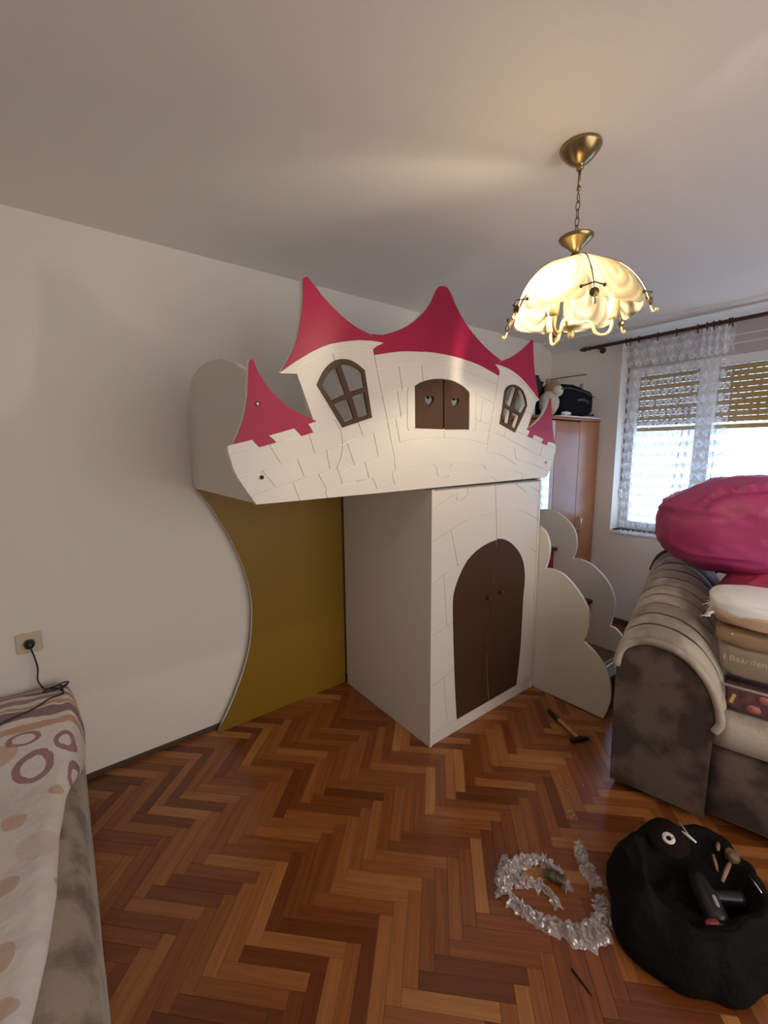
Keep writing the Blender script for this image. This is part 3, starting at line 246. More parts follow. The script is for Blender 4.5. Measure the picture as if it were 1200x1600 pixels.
  'doortiles': '1446,74 1635,74 1619,237 1607,391 1528,365 1558,113 1557,110 1554,110 1553,113 1525,364 1476,351 1446,345|2180,74 2350,74 2350,648 2277,673 2275,675 2263,678 2261,680 2249,683 2247,685 2235,688 2233,690 2231,690 2229,673 2226,623 2223,404 2220,334 2214,263 2192,87 2192,78 2180,78|1446,349 1522,367 1525,371 1532,370 1607,395 1595,583 1592,656 1549,646 1548,643 1544,645 1446,621|1446,626 1451,626 1545,649 1515,930 1511,930 1481,920 1479,918 1473,917 1471,915 1465,914 1463,912 1446,906|1549,650 1591,659 1588,779 1590,801 1596,825 1600,837 1602,839 1604,848 1610,858 1610,861 1616,873 1618,874 1622,884 1624,885 1630,897 1634,901 1635,905 1637,906 1647,923 1650,925 1652,930 1661,940 1661,942 1670,951 1670,953 1697,979 1625,961 1624,958 1618,959 1519,932 1546,669|2348,652 2350,652 2350,922 2313,940 2310,940 2293,949 2290,949 2284,953 2281,953 2277,956 2271,957 2269,959 2258,962 2240,970 2216,975 2209,978 2173,984 2126,989 2142,974 2144,974 2181,935 2183,930 2186,928 2188,923 2191,921 2191,919 2197,912 2203,899 2205,898 2218,870 2230,830 2235,795 2236,730 2232,694 2270,681 2272,679 2284,676 2286,674 2298,671 2300,669 2312,666 2314,664 2326,661 2328,659 2340,656 2342,654|1446,910 1465,917 1467,919 1473,920 1475,922 1481,923 1483,925 1514,934 1515,937 1521,936 1542,943 1620,963 1565,1161 1528,1150 1526,1148 1505,1142 1503,1140 1488,1136 1486,1134 1477,1132 1475,1130 1446,1120|2348,927 2350,927 2349,1130 2293,1158 2290,1158 2265,1170 2257,1172 2253,1175 2183,1199 2150,1207 2147,1209 2107,1217 2103,1219 2069,1223 2056,1226 1932,1237 1933,1223 1942,1223 1942,1220 1934,1219 1934,1210 1940,1146 1944,1059 1948,1059 1948,1065 1953,1065 1996,1058 2006,1054 2017,1052 2036,1043 2039,1043 2053,1035 2056,1035 2061,1031 2069,1028 2070,1026 2078,1023 2079,1021 2083,1020 2090,1014 2103,1007 2105,1004 2107,1004 2119,994 2173,988 2209,982 2244,973 2251,969 2257,968 2259,966 2287,956 2304,947 2307,947 2324,938 2327,938 2343,929|1624,964 1707,986 1726,1000 1734,1003 1735,1005 1762,1019 1765,1019 1771,1023 1787,1028 1789,1030 1802,1033 1814,1038 1880,1053 1940,1059 1936,1146 1930,1219 1780,1210 1716,1203 1666,1193 1568,1163|1446,1125 1511,1147 1513,1149 1561,1164 1564,1166 1564,1168 1568,1166 1626,1186 1666,1196 1669,1198 1709,1206 1767,1213 1929,1223 1929,1236 1928,1238 1924,1239 1925,1242 1928,1242 1928,1248 1923,1292 1917,1371 1688,1372 1692,1364 1695,1351 1695,1346 1693,1344 1691,1336 1679,1329 1678,1327 1655,1317 1652,1317 1650,1315 1646,1315 1626,1308 1608,1306 1602,1314 1605,1328 1605,1339 1592,1341 1551,1328 1549,1326 1520,1316 1516,1313 1513,1313 1511,1311 1508,1311 1499,1306 1496,1306 1487,1301 1484,1301 1475,1296 1472,1296 1463,1291 1446,1285|2348,1134 2350,1134 2350,1308 2318,1319 2316,1321 2307,1323 2305,1325 2296,1327 2294,1329 2285,1331 2283,1333 2274,1335 2272,1337 2263,1339 2261,1341 2252,1343 2250,1345 2241,1347 2239,1348 2239,1351 2242,1352 2248,1350 2250,1348 2259,1346 2261,1344 2270,1342 2272,1340 2281,1338 2283,1336 2292,1334 2294,1332 2303,1330 2305,1328 2314,1326 2316,1324 2325,1322 2327,1320 2350,1312 2350,1372 2110,1372 2115,1368 2119,1367 2120,1365 2124,1364 2125,1362 2129,1361 2130,1359 2136,1357 2137,1355 2160,1344 2161,1342 2203,1321 2214,1317 2215,1313 2211,1313 2160,1338 2159,1340 2143,1347 2142,1349 2129,1355 2128,1357 2124,1358 2123,1360 2119,1361 2118,1363 2112,1365 2111,1367 2107,1368 2102,1372 1921,1372 1932,1241 2056,1230 2103,1223 2144,1214 2147,1212 2180,1204 2192,1199 2196,1199 2251,1180 2272,1170 2287,1165 2295,1160 2298,1160|1446,1289 1476,1302 1479,1302 1483,1305 1491,1307 1495,1310 1508,1314 1512,1317 1556,1333 1558,1335 1588,1343 1594,1346 1609,1341 1609,1327 1606,1317 1608,1312 1626,1312 1667,1326 1686,1337 1691,1347 1689,1360 1684,1372 1446,1372',
}
SH = {k: ([pts(q) for q in v.split('|')] if k in ('WLh','WRh','tiles','doortiles') else pts(v)) for k, v in SHAPES.items()}

# ================================================================== THE ROOM
XW, YB, ZC = 3.88, 2.347, 2.54        # window wall, back wall, ceiling
XL, YF = -1.45, -1.55                 # walls behind the camera
def wall_box(name, a, b, m):
    bm = bmesh.new(); add_box(bm, a, b); return struct(name, fin(bm, name), m)
wall_box('wall_back', (XL-.15, YB, -.05), (XW+.3, YB+.15, ZC+.1), WALL)
wall_box('wall_left', (XL-.15, YF-.15, -.05), (XL, YB, ZC+.1), WALL)
bm = bmesh.new()                       # wall behind the camera, with an opening for the added fill window
V0, V1, V2, V3 = .0, 2.60, .50, 2.35
add_box(bm, (XL-.15, YF-.15, -.05), (V0, YF, ZC+.1)); add_box(bm, (V1, YF-.15, -.05), (XW+.3, YF, ZC+.1))
add_box(bm, (V0, YF-.15, -.05), (V1, YF, V2)); add_box(bm, (V0, YF-.15, V3), (V1, YF, ZC+.1))
struct('wall_front', fin(bm, 'wall_front'), WALL)
wall_box('ceiling', (XL-.15, YF-.15, ZC), (XW+.3, YB+.15, ZC+.15), CEIL)
WY0, WY1, WZ0, WZ1 = -.35, 1.697, .85, 2.50
bm = bmesh.new()
add_box(bm, (XW, WY1, -.05), (XW+.30, YB, ZC+.1)); add_box(bm, (XW, YF, -.05), (XW+.30, WY0, ZC+.1))
add_box(bm, (XW, WY0, -.05), (XW+.30, WY1, WZ0)); add_box(bm, (XW, WY0, WZ1), (XW+.30, WY1, ZC+.1))
struct('wall_right', fin(bm, 'wall_right'), WALL)
# cornice along the window wall
prof = [(0, 0), (-.19, 0), (-.185, -.012), (-.14, -.018), (-.09, -.028), (-.05, -.042), (-.02, -.06), (0, -.075)]
bm = bmesh.new(); A = [bm.verts.new((XW+x, YF, ZC+z)) for x, z in prof]; B = [bm.verts.new((XW+x, YB, ZC+z)) for x, z in prof]
for i in range(len(prof)):
    j = (i+1) % len(prof); bm.faces.new((A[i], A[j], B[j], B[i]))
bm.faces.new(A); bm.faces.new(list(reversed(B)))
struct('trim_1', fin(bm, 'trim_1'), TRIMW)
SKIRT = mat('skirting_wood', (.10,.055,.03), .6, vary=(20,(.05,.03,.02),.3,.7))
bm = bmesh.new(); add_box(bm, (XL, YB-.018, 0), (XW, YB, .022)); struct('baseboard_back', fin(bm, 'b'), SKIRT)
bm = bmesh.new(); add_box(bm, (XW-.018, YF, 0), (XW, YB-.018, .05)); struct('baseboard_right', fin(bm, 'b'), SKIRT)

# ---- parquet: oak strips laid in herringbone at 45 degrees to the walls
PARQ = bpy.data.materials.new('oak_parquet'); PARQ.use_nodes = True
m = PARQ; b = m.node_tree.nodes['Principled BSDF']
oi = nd(m, 'ShaderNodeObjectInfo'); at = nd(m, 'ShaderNodeAttribute'); at.attribute_name = 'tone'
tone = math_node(m, 'FRACT', math_node(m, 'ADD', oi.outputs['Random'], at.outputs['Fac']))
tc = nd(m, 'ShaderNodeTexCoord'); mp = nd(m, 'ShaderNodeMapping'); lk(m, tc.outputs['UV'], mp.inputs['Vector'])
cx = nd(m, 'ShaderNodeCombineXYZ'); lk(m, math_node(m, 'MULTIPLY', tone, 37.0), cx.inputs[0]); lk(m, math_node(m, 'MULTIPLY', tone, 91.0), cx.inputs[1])
lk(m, cx.outputs[0], mp.inputs['Location']); mp.inputs['Scale'].default_value = (3.0, 70.0, 1.0)
gr = nd(m, 'ShaderNodeTexNoise'); gr.inputs['Scale'].default_value = 1.0; gr.inputs['Detail'].default_value = 6; gr.inputs['Roughness'].default_value = .6
lk(m, mp.outputs['Vector'], gr.inputs['Vector'])
rp = nd(m, 'ShaderNodeValToRGB'); e = rp.color_ramp.elements
e[0].position = 0; e[0].color = (0.132,0.035,0.008,1); e[1].position = 1; e[1].color = (0.440,0.197,0.063,1)
for p_, c_ in ((.16,(0.185,0.052,0.013,1)),(.42,(0.242,0.077,0.019,1)),(.72,(0.295,0.105,0.028,1)),(.93,(0.343,0.134,0.039,1))):
    k = e.new(p_); k.color = c_
lk(m, tone, rp.inputs['Fac'])
mx = nd(m, 'ShaderNodeMix'); mx.data_type = 'RGBA'; mx.blend_type = 'MULTIPLY'; mx.inputs['Factor'].default_value = 1.0
rg = nd(m, 'ShaderNodeMapRange'); rg.inputs['From Min'].default_value = .3; rg.inputs['From Max'].default_value = .7; rg.inputs['To Min'].default_value = .72; rg.inputs['To Max'].default_value = 1.15
lk(m, gr.outputs['Fac'], rg.inputs['Value']); lk(m, rp.outputs['Color'], mx.inputs['A']); lk(m, rg.outputs['Result'], mx.inputs['B'])
lk(m, mx.outputs['Result'], b.inputs['Base Color'])
b.inputs['Roughness'].default_value = .24; b.inputs['Specular IOR Level'].default_value = .5
bp = nd(m, 'ShaderNodeBump'); bp.inputs['Strength'].default_value = .06; bp.inputs['Distance'].default_value = .004
lk(m, gr.outputs['Fac'], bp.inputs['Height']); lk(m, bp.outputs['Normal'], b.inputs['Normal'])
SUB = mat('parquet_joint', (.035,.014,.006), .8)
bm = bmesh.new(); add_box(bm, (XL-.15, YF-.15, -.12), (XW+.15, YB+.1, -.0016)); floor = struct('floor', fin(bm, 'floor'), SUB)
BLn, BW = .28, .28/6
def strip_geo(bm, o2, ax, ay, tone=None, dz=0, uvl=None, tl=None):
    g = .0004; c = .0008
    def P(a, q, z): return (o2[0]+ax[0]*a+ay[0]*q, o2[1]+ax[1]*a+ay[1]*q, z)
    lo = [bm.verts.new(P(a, q, -.006)) for a, q in ((g,g),(BLn-g,g),(BLn-g,BW-g),(g,BW-g))]
    mi = [bm.verts.new(P(a, q, dz-c*.6)) for a, q in ((g,g),(BLn-g,g),(BLn-g,BW-g),(g,BW-g))]
    up = [bm.verts.new(P(a, q, dz)) for a, q in ((g+c,g+c),(BLn-g-c,g+c),(BLn-g-c,BW-g-c),(g+c,BW-g-c))]
    UVc = [(0,0),(BLn,0),(BLn,BW),(0,BW)]
    fs = [(bm.faces.new(up), (0,1,2,3))]
    for A, B in ((lo, mi), (mi, up)):
        for k in range(4): fs.append((bm.faces.new((A[k], A[(k+1)%4], B[(k+1)%4], B[k])), (k,(k+1)%4,(k+1)%4,k)))
    for f, ids in fs:
        for lp, i in zip(f.loops, ids):
            lp[uvl].uv = UVc[i]
            if tl is not None: lp[tl] = tone
s2 = math.sqrt(.5)
E1, E2 = (s2, s2), (s2, -s2)
strips = []
X0, Y0 = .726, .785
for j in range(-14, 14):
    for i in range(-90, 120):
        for kind in (0, 1):
            a0 = i*BW + j*BLn; b0 = i*BW - j*BLn
            if kind == 0: oa, ob, ax, ay = a0, b0, E1, E2
            else: oa, ob, ax, ay = a0 + BLn, b0 + BW, E2, E1        # runs down e2 from here
            if kind == 1: ob = b0 + BW - BLn
            ox = X0 + oa*E1[0] + ob*E2[0]; oy = Y0 + oa*E1[1] + ob*E2[1]
            mx_ = ox + ax[0]*BLn/2 + ay[0]*BW/2; my_ = oy + ax[1]*BLn/2 + ay[1]*BW/2
            if not (XL-.1 < mx_ < XW+.1 and YF-.1 < my_ < YB+.1): continue
            d = Vector((mx_, my_, 0)) - CAM; zc = d.dot(FWD)
            area = 0
            if zc > .15:
                px = 600 + 656.5*d.dot(RT)/zc; py = 800 - 656.5*d.dot(UP)/zc
                hidden = (mx_ > 1.42 and my_ > 1.5) or (mx_ > 2.1 and my_ < .75) or mx_ < -.06 or my_ > 2.33 or mx_ > 2.95
                if -20 < px < 1220 and 700 < py < 1640 and not hidden: area = abs(d.z)/zc**3
            strips.append((area, ox, oy, kind))
strips.sort(key=lambda s: -s[0])
meshes = []
for kind in (0, 1):
    bm = bmesh.new(); uvl = bm.loops.layers.uv.new('UVMap')
    strip_geo(bm, (0, 0), *((E1, E2) if kind == 0 else (E2, E1)), 0, 0, uvl); me = fin(bm, 'parquet_strip'); me.materials.append(PARQ); meshes.append(me)
for area, ox, oy, kind in strips[:300]:
    o = bpy.data.objects.new('parquet_strip', meshes[kind]); COL.objects.link(o); o.parent = floor
    o.location = (ox, oy, random.uniform(-.0005, .0002))
bm = bmesh.new(); uvl = bm.loops.layers.uv.new('UVMap'); tl = bm.loops.layers.float.new('tone')
for area, ox, oy, kind in strips[300:]:
    strip_geo(bm, (ox, oy), *((E1, E2) if kind == 0 else (E2, E1)), random.random(), random.uniform(-.0005, .0002), uvl, tl)
rest = link('parquet_strips', fin(bm, 'parquet_strips'), PARQ, floor); rest['kind'] = 'stuff'

# ================================================================== WINDOW
win = bpy.data.objects.new('window_1', None); COL.objects.link(win); win.location = (4.06, .65, WZ0); win['kind'] = 'structure'
win['label'] = 'white framed window with half lowered roller shutter'
FRAME = mat('window_frame_white', (.78,.79,.80), .35)
GLASS = bpy.data.materials.new('window_glass'); GLASS.use_nodes = True
m = GLASS; n = m.node_tree.nodes; n.remove(n['Principled BSDF'])
tr = nd(m, 'ShaderNodeBsdfTransparent'); gl = nd(m, 'ShaderNodeBsdfGlossy'); gl.inputs['Roughness'].default_value = .02; ms = nd(m, 'ShaderNodeMixShader'); ms.inputs[0].default_value = .05
lk(m, tr.outputs[0], ms.inputs[1]); lk(m, gl.outputs[0], ms.inputs[2]); lk(m, ms.outputs[0], n['Material Output'].inputs['Surface'])
fx0, fx1 = 4.04, 4.10
FZ1 = 2.25
box('jamb', (fx0, WY1-.075, WZ0), (fx1, WY1, FZ1), FRAME, win, .004)
box('jamb', (fx0, WY0, WZ0), (fx1, WY0+.07, FZ1), FRAME, win, .004)
box('head', (fx0, WY0+.07, FZ1-.065), (fx1, WY1-.075, FZ1), FRAME, win, .004)
box('bottom_rail', (fx0, WY0+.07, WZ0), (fx1, WY1-.075, WZ0+.07), FRAME, win, .004)
mull = (1.12, .38)
for y in mull: box('mullion', (fx0-.006, y-.055, WZ0+.07), (fx1, y+.055, FZ1-.065), FRAME, win, .004)
ys = [WY0+.07, mull[1]-.055, mull[1]+.055, mull[0]-.055, mull[0]+.055, WY1-.075]
for k in range(0, 6, 2): box('pane', (4.066, ys[k], WZ0+.07), (4.072, ys[k+1], FZ1-.065), GLASS, win)
box('sill', (XW-.01, WY0, WZ0-.03), (fx0, WY1, WZ0), TRIMW, win, .004)
SBOX = mat('shutter_box_grey', (.50,.47,.48), .6)
sb = box('shutter_box', (4.03, WY0, FZ1), (4.28, WY1, WZ1), SBOX, win)
for z in (2.325, 2.385): box('moulding', (4.024, WY0, z-.004), (4.03, WY1, z+.004), TRIMW, sb)
SLAT = mat('shutter_slat_tan', (.40,.28,.13), .6)
_t = nd(SLAT, 'ShaderNodeBsdfTranslucent'); _t.inputs[0].default_value = (.55,.38,.16,1); _m = nd(SLAT, 'ShaderNodeMixShader'); _m.inputs[0].default_value = .35
lk(SLAT, SLAT.node_tree.nodes['Principled BSDF'].outputs[0], _m.inputs[1]); lk(SLAT, _t.outputs[0], _m.inputs[2]); lk(SLAT, _m.outputs[0], SLAT.node_tree.nodes['Material Output'].inputs['Surface'])
z = FZ1 - .02; bottom = 1.735
while z > bottom + .03:
    bm = bmesh.new(); add_box(bm, (4.118, WY0+.02, z-.0395), (4.128, WY1-.02, z), .003)
    for k in range(46):
        y = WY0+.04+.043*k; w_ = .006 + .022*random.random()**2
        add_box(bm, (4.121, y, z-.044), (4.125, y+w_, z-.038))
    link('shutter_slat', fin(bm, 'shutter_slat'), SLAT, win); z -= .0425
box('shutter_bottom_bar', (4.114, WY0+.02, bottom-.022), (4.132, WY1-.02, bottom+.012), SLAT, win, .003)
STRAP = mat('shutter_strap', (.20,.14,.09), .8, bump=(300,.2))
box('shutter_strap', (4.004, 1.678, 1.20), (4.007, 1.692, 2.43), STRAP, win)
box('strap_winder', (3.99, 1.672, 1.13), (4.02, 1.697, 1.21), FRAME, win, .004)

bm = bmesh.new(); add_box(bm, (9.0, -9, -6), (9.3, 11, 6.5))  # wall added outside to dim the window view and bounce daylight in
light_wall = link('window_light_wall', fin(bm, 'window_light_wall'), mat('light_wall_pale', (.46,.60,.76), .9, vary=(.35,(.54,.67,.80),.45,.55))); tag(light_wall, 'bright pale wall outside, seen through the window', 'backdrop')
TINT = GLASS.copy(); TINT.name = 'warm_fill_glass'  # pane tint added to warm the fill light
TINT.node_tree.nodes['Transparent BSDF'].inputs[0].default_value = (1.0, .88, .77, 1)
fill_win = bpy.data.objects.new('fill_window', None); COL.objects.link(fill_win); fill_win.location = (1.30, YF-.08, V2); fill_win['kind'] = 'structure'  # unseen window, added to let in fill light
fill_win['label'] = 'white framed window added behind the viewer for fill light'
for x in (V0, 1.265, V1-.07): box('jamb', (x, YF-.12, V2), (x+.07, YF-.05, V3), FRAME, fill_win, .004)
for x0, x1 in ((V0+.07, 1.265), (1.335, V1-.07)):
    for z in (V2, V3-.07): box('rail', (x0, YF-.12, z), (x1, YF-.05, z+.07), FRAME, fill_win, .004)
    box('pane', (x0, YF-.088, V2+.07), (x1, YF-.082, V3-.07), TINT, fill_win)

# ================================================================== CASTLE LOFT BED
bed = thing('loft_bed', 'white castle-shaped childrens loft bed with magenta tower roofs', 'bed', (1.5, 1.9, 0))
YP = 1.455                                   # front face of the castle panel
def offset_hole(h, k=1.0): return h
rect_open = [(SH['SL'][0][0]+.002, SH['SL'][-1][1]+.002)]
shut = SH['SL'][:-2] + SH['SR'][:-1]         # top arcs
opening = [p for p in SH['SL'] if p[1] > 1.72] + [p for p in SH['SR'] if p[1] > 1.72]
ax0, ax1 = min(p[0] for p in SH['SL']), max(p[0] for p in SH['SR'])
zb = min(p[1] for p in SH['SL'])
opening = [(ax0, zb)] + sorted(opening, key=lambda p: p[0]) + [(ax1, zb)]
panel = plate('front_panel', SH['OUT'], SH['WLh'] + SH['WRh'] + [opening], YP+.004, .022, EDGE, bed)
for t in SH['tiles']: plate('brick', t, [], YP, .0045, BOARD, panel)
for k in ('R1', 'R2', 'R3', 'R4', 'R5'): plate('tower_roof', SH[k], [], YP, .0045, RED, bed)['label'] = 'magenta pointed tower roof board'
plate('window_frame', SH['WL'], SH['WLh'], YP-.004, .0085, BROWN, bed)['label'] = 'brown arched toy window frame'
plate('window_frame', SH['WR'], SH['WRh'], YP-.004, .0085, BROWN, bed)['label'] = 'brown arched toy window frame'
gapm = (SH['SL'][-3][0] + SH['SR'][0][0])/2
for k, h in (('SL', 'HL'), ('SR', 'HR')):
    P = SH[k]; cxm = sum(p[0] for p in P)/len(P); czm = sum(p[1] for p in P)/len(P)
    P = [(p[0]+(.002 if p[0] < cxm else -.002), p[1]+(.0025 if p[1] < czm else -.002)) for p in P]
    plate('window_shutter', P, [SH[h]], YP+.002, .018, BROWN, bed)['label'] = 'brown window shutter with heart cut-out'
for x, z_ in ((.574, 1.734), (.574, 1.478), (2.392, 1.691), (2.392, 1.485)):
    lathe('bolt_cap', [(0, .0), (.006, 0), (.0075, -.002), (.0075, -.0035)], (x, YP, z_), STEEL if z_ > 1.6 or x > 1 else DARK, panel, 14, (0, 1, 0)).location.y -= .0005
ZP = 1.384
ep = SH['end']
arch = [(1.478, 1.384), (2.344, 1.384)] + ep[2:-1] + [(1.478, 1.84)]
plate('end_panel', arch, [], .553, .020, BOARD, bed, 'x')
arch2 = [(1.478, 1.39), (2.344, 1.39), (2.344, 1.62), (2.2, 1.70), (1.9, 1.72), (1.65, 1.69), (1.478, 1.62)]
plate('end_panel', arch2, [], 2.415, .020, BOARD, bed, 'x')
box('platform', (.573, 1.482, 1.392), (2.415, 2.344, 1.425), BOARD, bed)
box('back_rail', (.573, 2.32, 1.425), (2.415, 2.340, 1.56), BOARD, bed)
yel = [(x, max(z_, .001)) for x, z_ in SH['yel']]
yp_ = [(yel[0][0]-.02, 1.390), ] + yel[1:] + [(1.424, .001), (1.424, 1.390)]
plate('back_panel', yp_, [], 2.29, .003, YELLOW, bed)['label'] = 'mustard yellow back panel with curved edge'
plate('back_panel', yp_, [], 2.2935, .016, EDGE, bed)

# ---- the wardrobe under the bed
wd = thing('wardrobe', 'white two-door wardrobe with brown arched castle gate under the loft bed', 'wardrobe', (1.9, 1.9, 0))
YD = 1.465
box('side_panel', (1.427, 1.463, 0), (1.4445, 2.27, 1.376), BOARD, wd, .001)
box('side_panel', (2.3525, 1.463, 0), (2.370, 2.27, 1.376), BOARD, wd, .001)
box('top_panel', (1.4445, 1.49, 1.356), (2.3525, 2.25, 1.376), BOARD, wd)
box('back_board', (1.4445, 2.25, .07), (2.3525, 2.258, 1.356), BOARD, wd)
box('plinth', (1.4445, 1.470, 0), (2.3525, 1.488, .068), BOARD, wd)
sm = SH['seam']
ld = [(1.446, .074), (1.446, 1.372)] + [(x-.0012, min(z_, 1.372)) for x, z_ in sm if .074 < z_] + [(sm[-1][0]-.0012, .074)]
rd = [(2.350, .074), (2.350, 1.372)] + [(x+.0012, min(z_, 1.372)) for x, z_ in sm if .074 < z_] + [(sm[-1][0]+.0012, .074)]
dl = plate('door', ld, [], YD+.004, .018, EDGE, wd); dr = plate('door', rd, [], YD+.004, .018, EDGE, wd)
for t in SH['doortiles']:
    cxm = sum(p[0] for p in t)/len(t)
    plate('brick', t, [], YD, .0045, BOARD, dl if cxm < 1.93 else dr)
for k, dd in (('BL', dl), ('BR', dr)):
    P = [(x, max(z_, .076)) for x, z_ in SH[k]]
    plate('gate_panel', P, [], YD-.001, .0055, BROWN, dd)['label'] = 'brown half of arched castle gate'
for (x, z_), dd in (((1.868, .735), dl), ((1.982, .742), dr)):
    lathe('knob', [(0, .030), (.010, .029), (.0135, .024), (.013, .018), (.007, .012), (.006, 0), (.009, -.001)], (x, YD-.001, z_), BROWN, dd, 18, (0, -1, 0))

# ---- stairs with cloud-shaped sides
st = thing('staircase', 'white cloud-sided staircase with brown treads at the end of loft bed', 'staircase', (2.63, 1.4, 0))
nr = SH['near']
near = [(p[0], max(p[1], .001)) for p in nr if p[0] < 1.4725]
near = [(1.4725, 1.085)] + near + [(1.4725, .001)]
plate('cloud_panel', near, [], 2.376, .018, BOARD, st, 'x')['label'] = 'near white cloud-shaped side panel'
fr = [(2.28, .001), (2.28, 1.02), (2.1, 1.06), (1.95, 1.03)] + SH['far'] + [(1.10, .12), (1.085, .001)]
plate('cloud_panel', fr, [], 2.88, .018, BOARD, st, 'x')['label'] = 'far white cloud-shaped side panel'
TREAD = mat('stair_tread_brown', (.16,.085,.045), .4, vary=(9,(.12,.06,.03),.35,.65))
for k, (z_, y0, y1) in enumerate(((.20, 1.04, 1.37), (.52, 1.34, 1.65), (.845, 1.62, 1.95))):
    box('tread', (2.394, y0, z_-.022), (2.88, y1, z_), TREAD if k == 0 else BROWN, st, .003)
    box('riser', (2.394, y0+.03, 0 if k == 0 else (.20, .52)[k-1]), (2.88, y0+.046, z_-.022), BROWN if k == 0 else RED, st)

# ================================================================== CORNER CABINET AND WHAT STANDS ON IT
CHERRY = mat('cherry_veneer', (.42,.17,.075), .28, vary=(4,(.34,.13,.055),.35,.65))
MIRROR = mat('mirror', (.85,.87,.88), .03, metal=1.0)
cab = thing('corner_cabinet', 'tall cherry veneer cabinet with mirror door in the far corner', 'cabinet', (3.4, 2.1, 0))
box('body', (2.925, 1.862, 0), (3.868, 2.338, 1.795), CHERRY, cab)
box('top_board', (2.915, 1.838, 1.803), (3.872, 2.338, 1.826), CHERRY, cab, .003)
md = box('door', (2.93, 1.842, .06), (3.148, 1.861, 1.79), mat('door_frame_pale', (.62,.55,.55), .4), cab, .002); md['label'] = 'pale framed mirror door'
box('mirror', (2.955, 1.839, .25), (3.085, 1.842, 1.62), MIRROR, md)
d1 = box('door', (3.153, 1.842, .06), (3.524, 1.861, 1.786), CHERRY, cab, .002)
d2 = box('door', (3.529, 1.842, .06), (3.866, 1.861, 1.798), CHERRY, cab, .002)
tube('handle', [(3.575, 1.842, .845), (3.575, 1.815, .85), (3.575, 1.812, .86), (3.575, 1.812, .955), (3.575, 1.815, .965), (3.575, 1.842, .97)], .007, CHROME, d2)

PAPER = mat('paper', (.78,.78,.80), .7)
sheet = box('paper_sheet', (3.20, 1.832, 1.8265), (3.862, 2.26, 1.836), PAPER); tag(sheet, 'flat white sheet on top of the corner cabinet', 'paper')
# black suitcase
sc_ = thing('suitcase', 'black fabric travel bag lying on corner cabinet', 'suitcase', (3.5, 2.05, 1.837))
FAB = mat('black_fabric', (.008,.008,.011), .85, bump=(160,.2), spec=.12)
def bagfn(u, v):
    th = 2*PI*u; ph = PI*(v-.5)
    cu = math.copysign(abs(math.cos(th))**.35, math.cos(th)); su = math.copysign(abs(math.sin(th))**.35, math.sin(th))
    cp = abs(math.cos(ph))**.35; sp = math.copysign(abs(math.sin(ph))**.4, math.sin(ph))
    x = .335*cu*cp; y = .15*su*cp; z_ = .128*sp
    z_ = z_*(1 - .13*x/.335) - .0*x
    if z_ > 0: z_ += .015*noise.noise(Vector((x*5, y*5, 2)))
    return (3.555 + x*.82, 2.01 + y*.93, 1.966 + z_)
grid('body', 64, 28, bagfn, FAB, sc_)
tube('zipper', smooth_path([(3.29, 1.873, 2.05), (3.40, 1.869, 2.06), (3.62, 1.869, 2.045), (3.82, 1.875, 2.015)]), .004, mat('zip_grey', (.06,.06,.065), .4), sc_)
tube('handle', smooth_path([(3.50, 1.870, 1.968), (3.52, 1.854, 1.974), (3.58, 1.848, 1.976), (3.65, 1.852, 1.965), (3.67, 1.870, 1.957)]), .011, mat('grip_grey', (.035,.035,.04), .6), sc_)
tube('piping', smooth_path([(3.285, 1.89, 1.86), (3.30, 1.876, 1.86), (3.5, 1.868, 1.855), (3.80, 1.876, 1.86), (3.828, 1.90, 1.87)]), .005, FAB, sc_)
# leaning picture
pic = thing('picture', 'white poster with dark rim leaning in the corner behind travel bag', 'picture', (3.84, 2.15, 1.83))
bm = bmesh.new(); add_box(bm, (3.838, 1.985, 1.837), (3.852, 2.325, 2.225)); link('board', fin(bm, 'board'), mat('poster_white', (.72,.71,.72), .6, vary=(6,(.60,.60,.66),.45,.75)), pic)
box('rim', (3.836, 1.983, 2.225), (3.856, 2.327, 2.232), BLACKP, pic)
for a, b_ in (((3.8365, 2.02, 2.07), (3.838, 2.09, 2.13)), ((3.8365, 2.00, 2.05), (3.838, 2.03, 2.15)), ((3.8365, 2.10, 2.06), (3.838, 2.13, 2.10))):
    box('printed_figure', a, b_, mat('print_blue', (.30,.33,.46), .6), pic)
# plush toy: tan back, cream face
toy = thing('plush_toy', 'round tan and cream plush toy beside black travel bag', 'toy', (3.10, 1.93, 1.827))
PLT = mat('plush_tan', (.34,.21,.11), .95, bump=(220,.6), sheen=.3); PLC = mat('plush_cream', (.62,.58,.50), .95, bump=(220,.6), sheen=.3)
blob('body', (3.165, 1.92, 1.931), (.07, .075, .10), PLC, toy, .08, 3)
blob('head', (3.19, 1.91, 2.045), (.066, .065, .062), PLT, toy, .06, 3, seed=2)
blob('muzzle', (3.175, 1.857, 2.02), (.05, .04, .042), PLC, toy, .05, 3, seed=4)
for dx in (-.055, .06): blob('ear', (3.19+dx, 1.92, 2.095), (.022, .016, .026), PLT, toy, .05, 3, seg=10)
for dx in (-.02, .035): blob('eye', (3.178+dx, 1.845, 2.05), (.007, .006, .007), BLACKP, toy, seg=8)
blob('nose', (3.172, 1.819, 2.03), (.010, .007, .008), BLACKP, toy, seg=8)
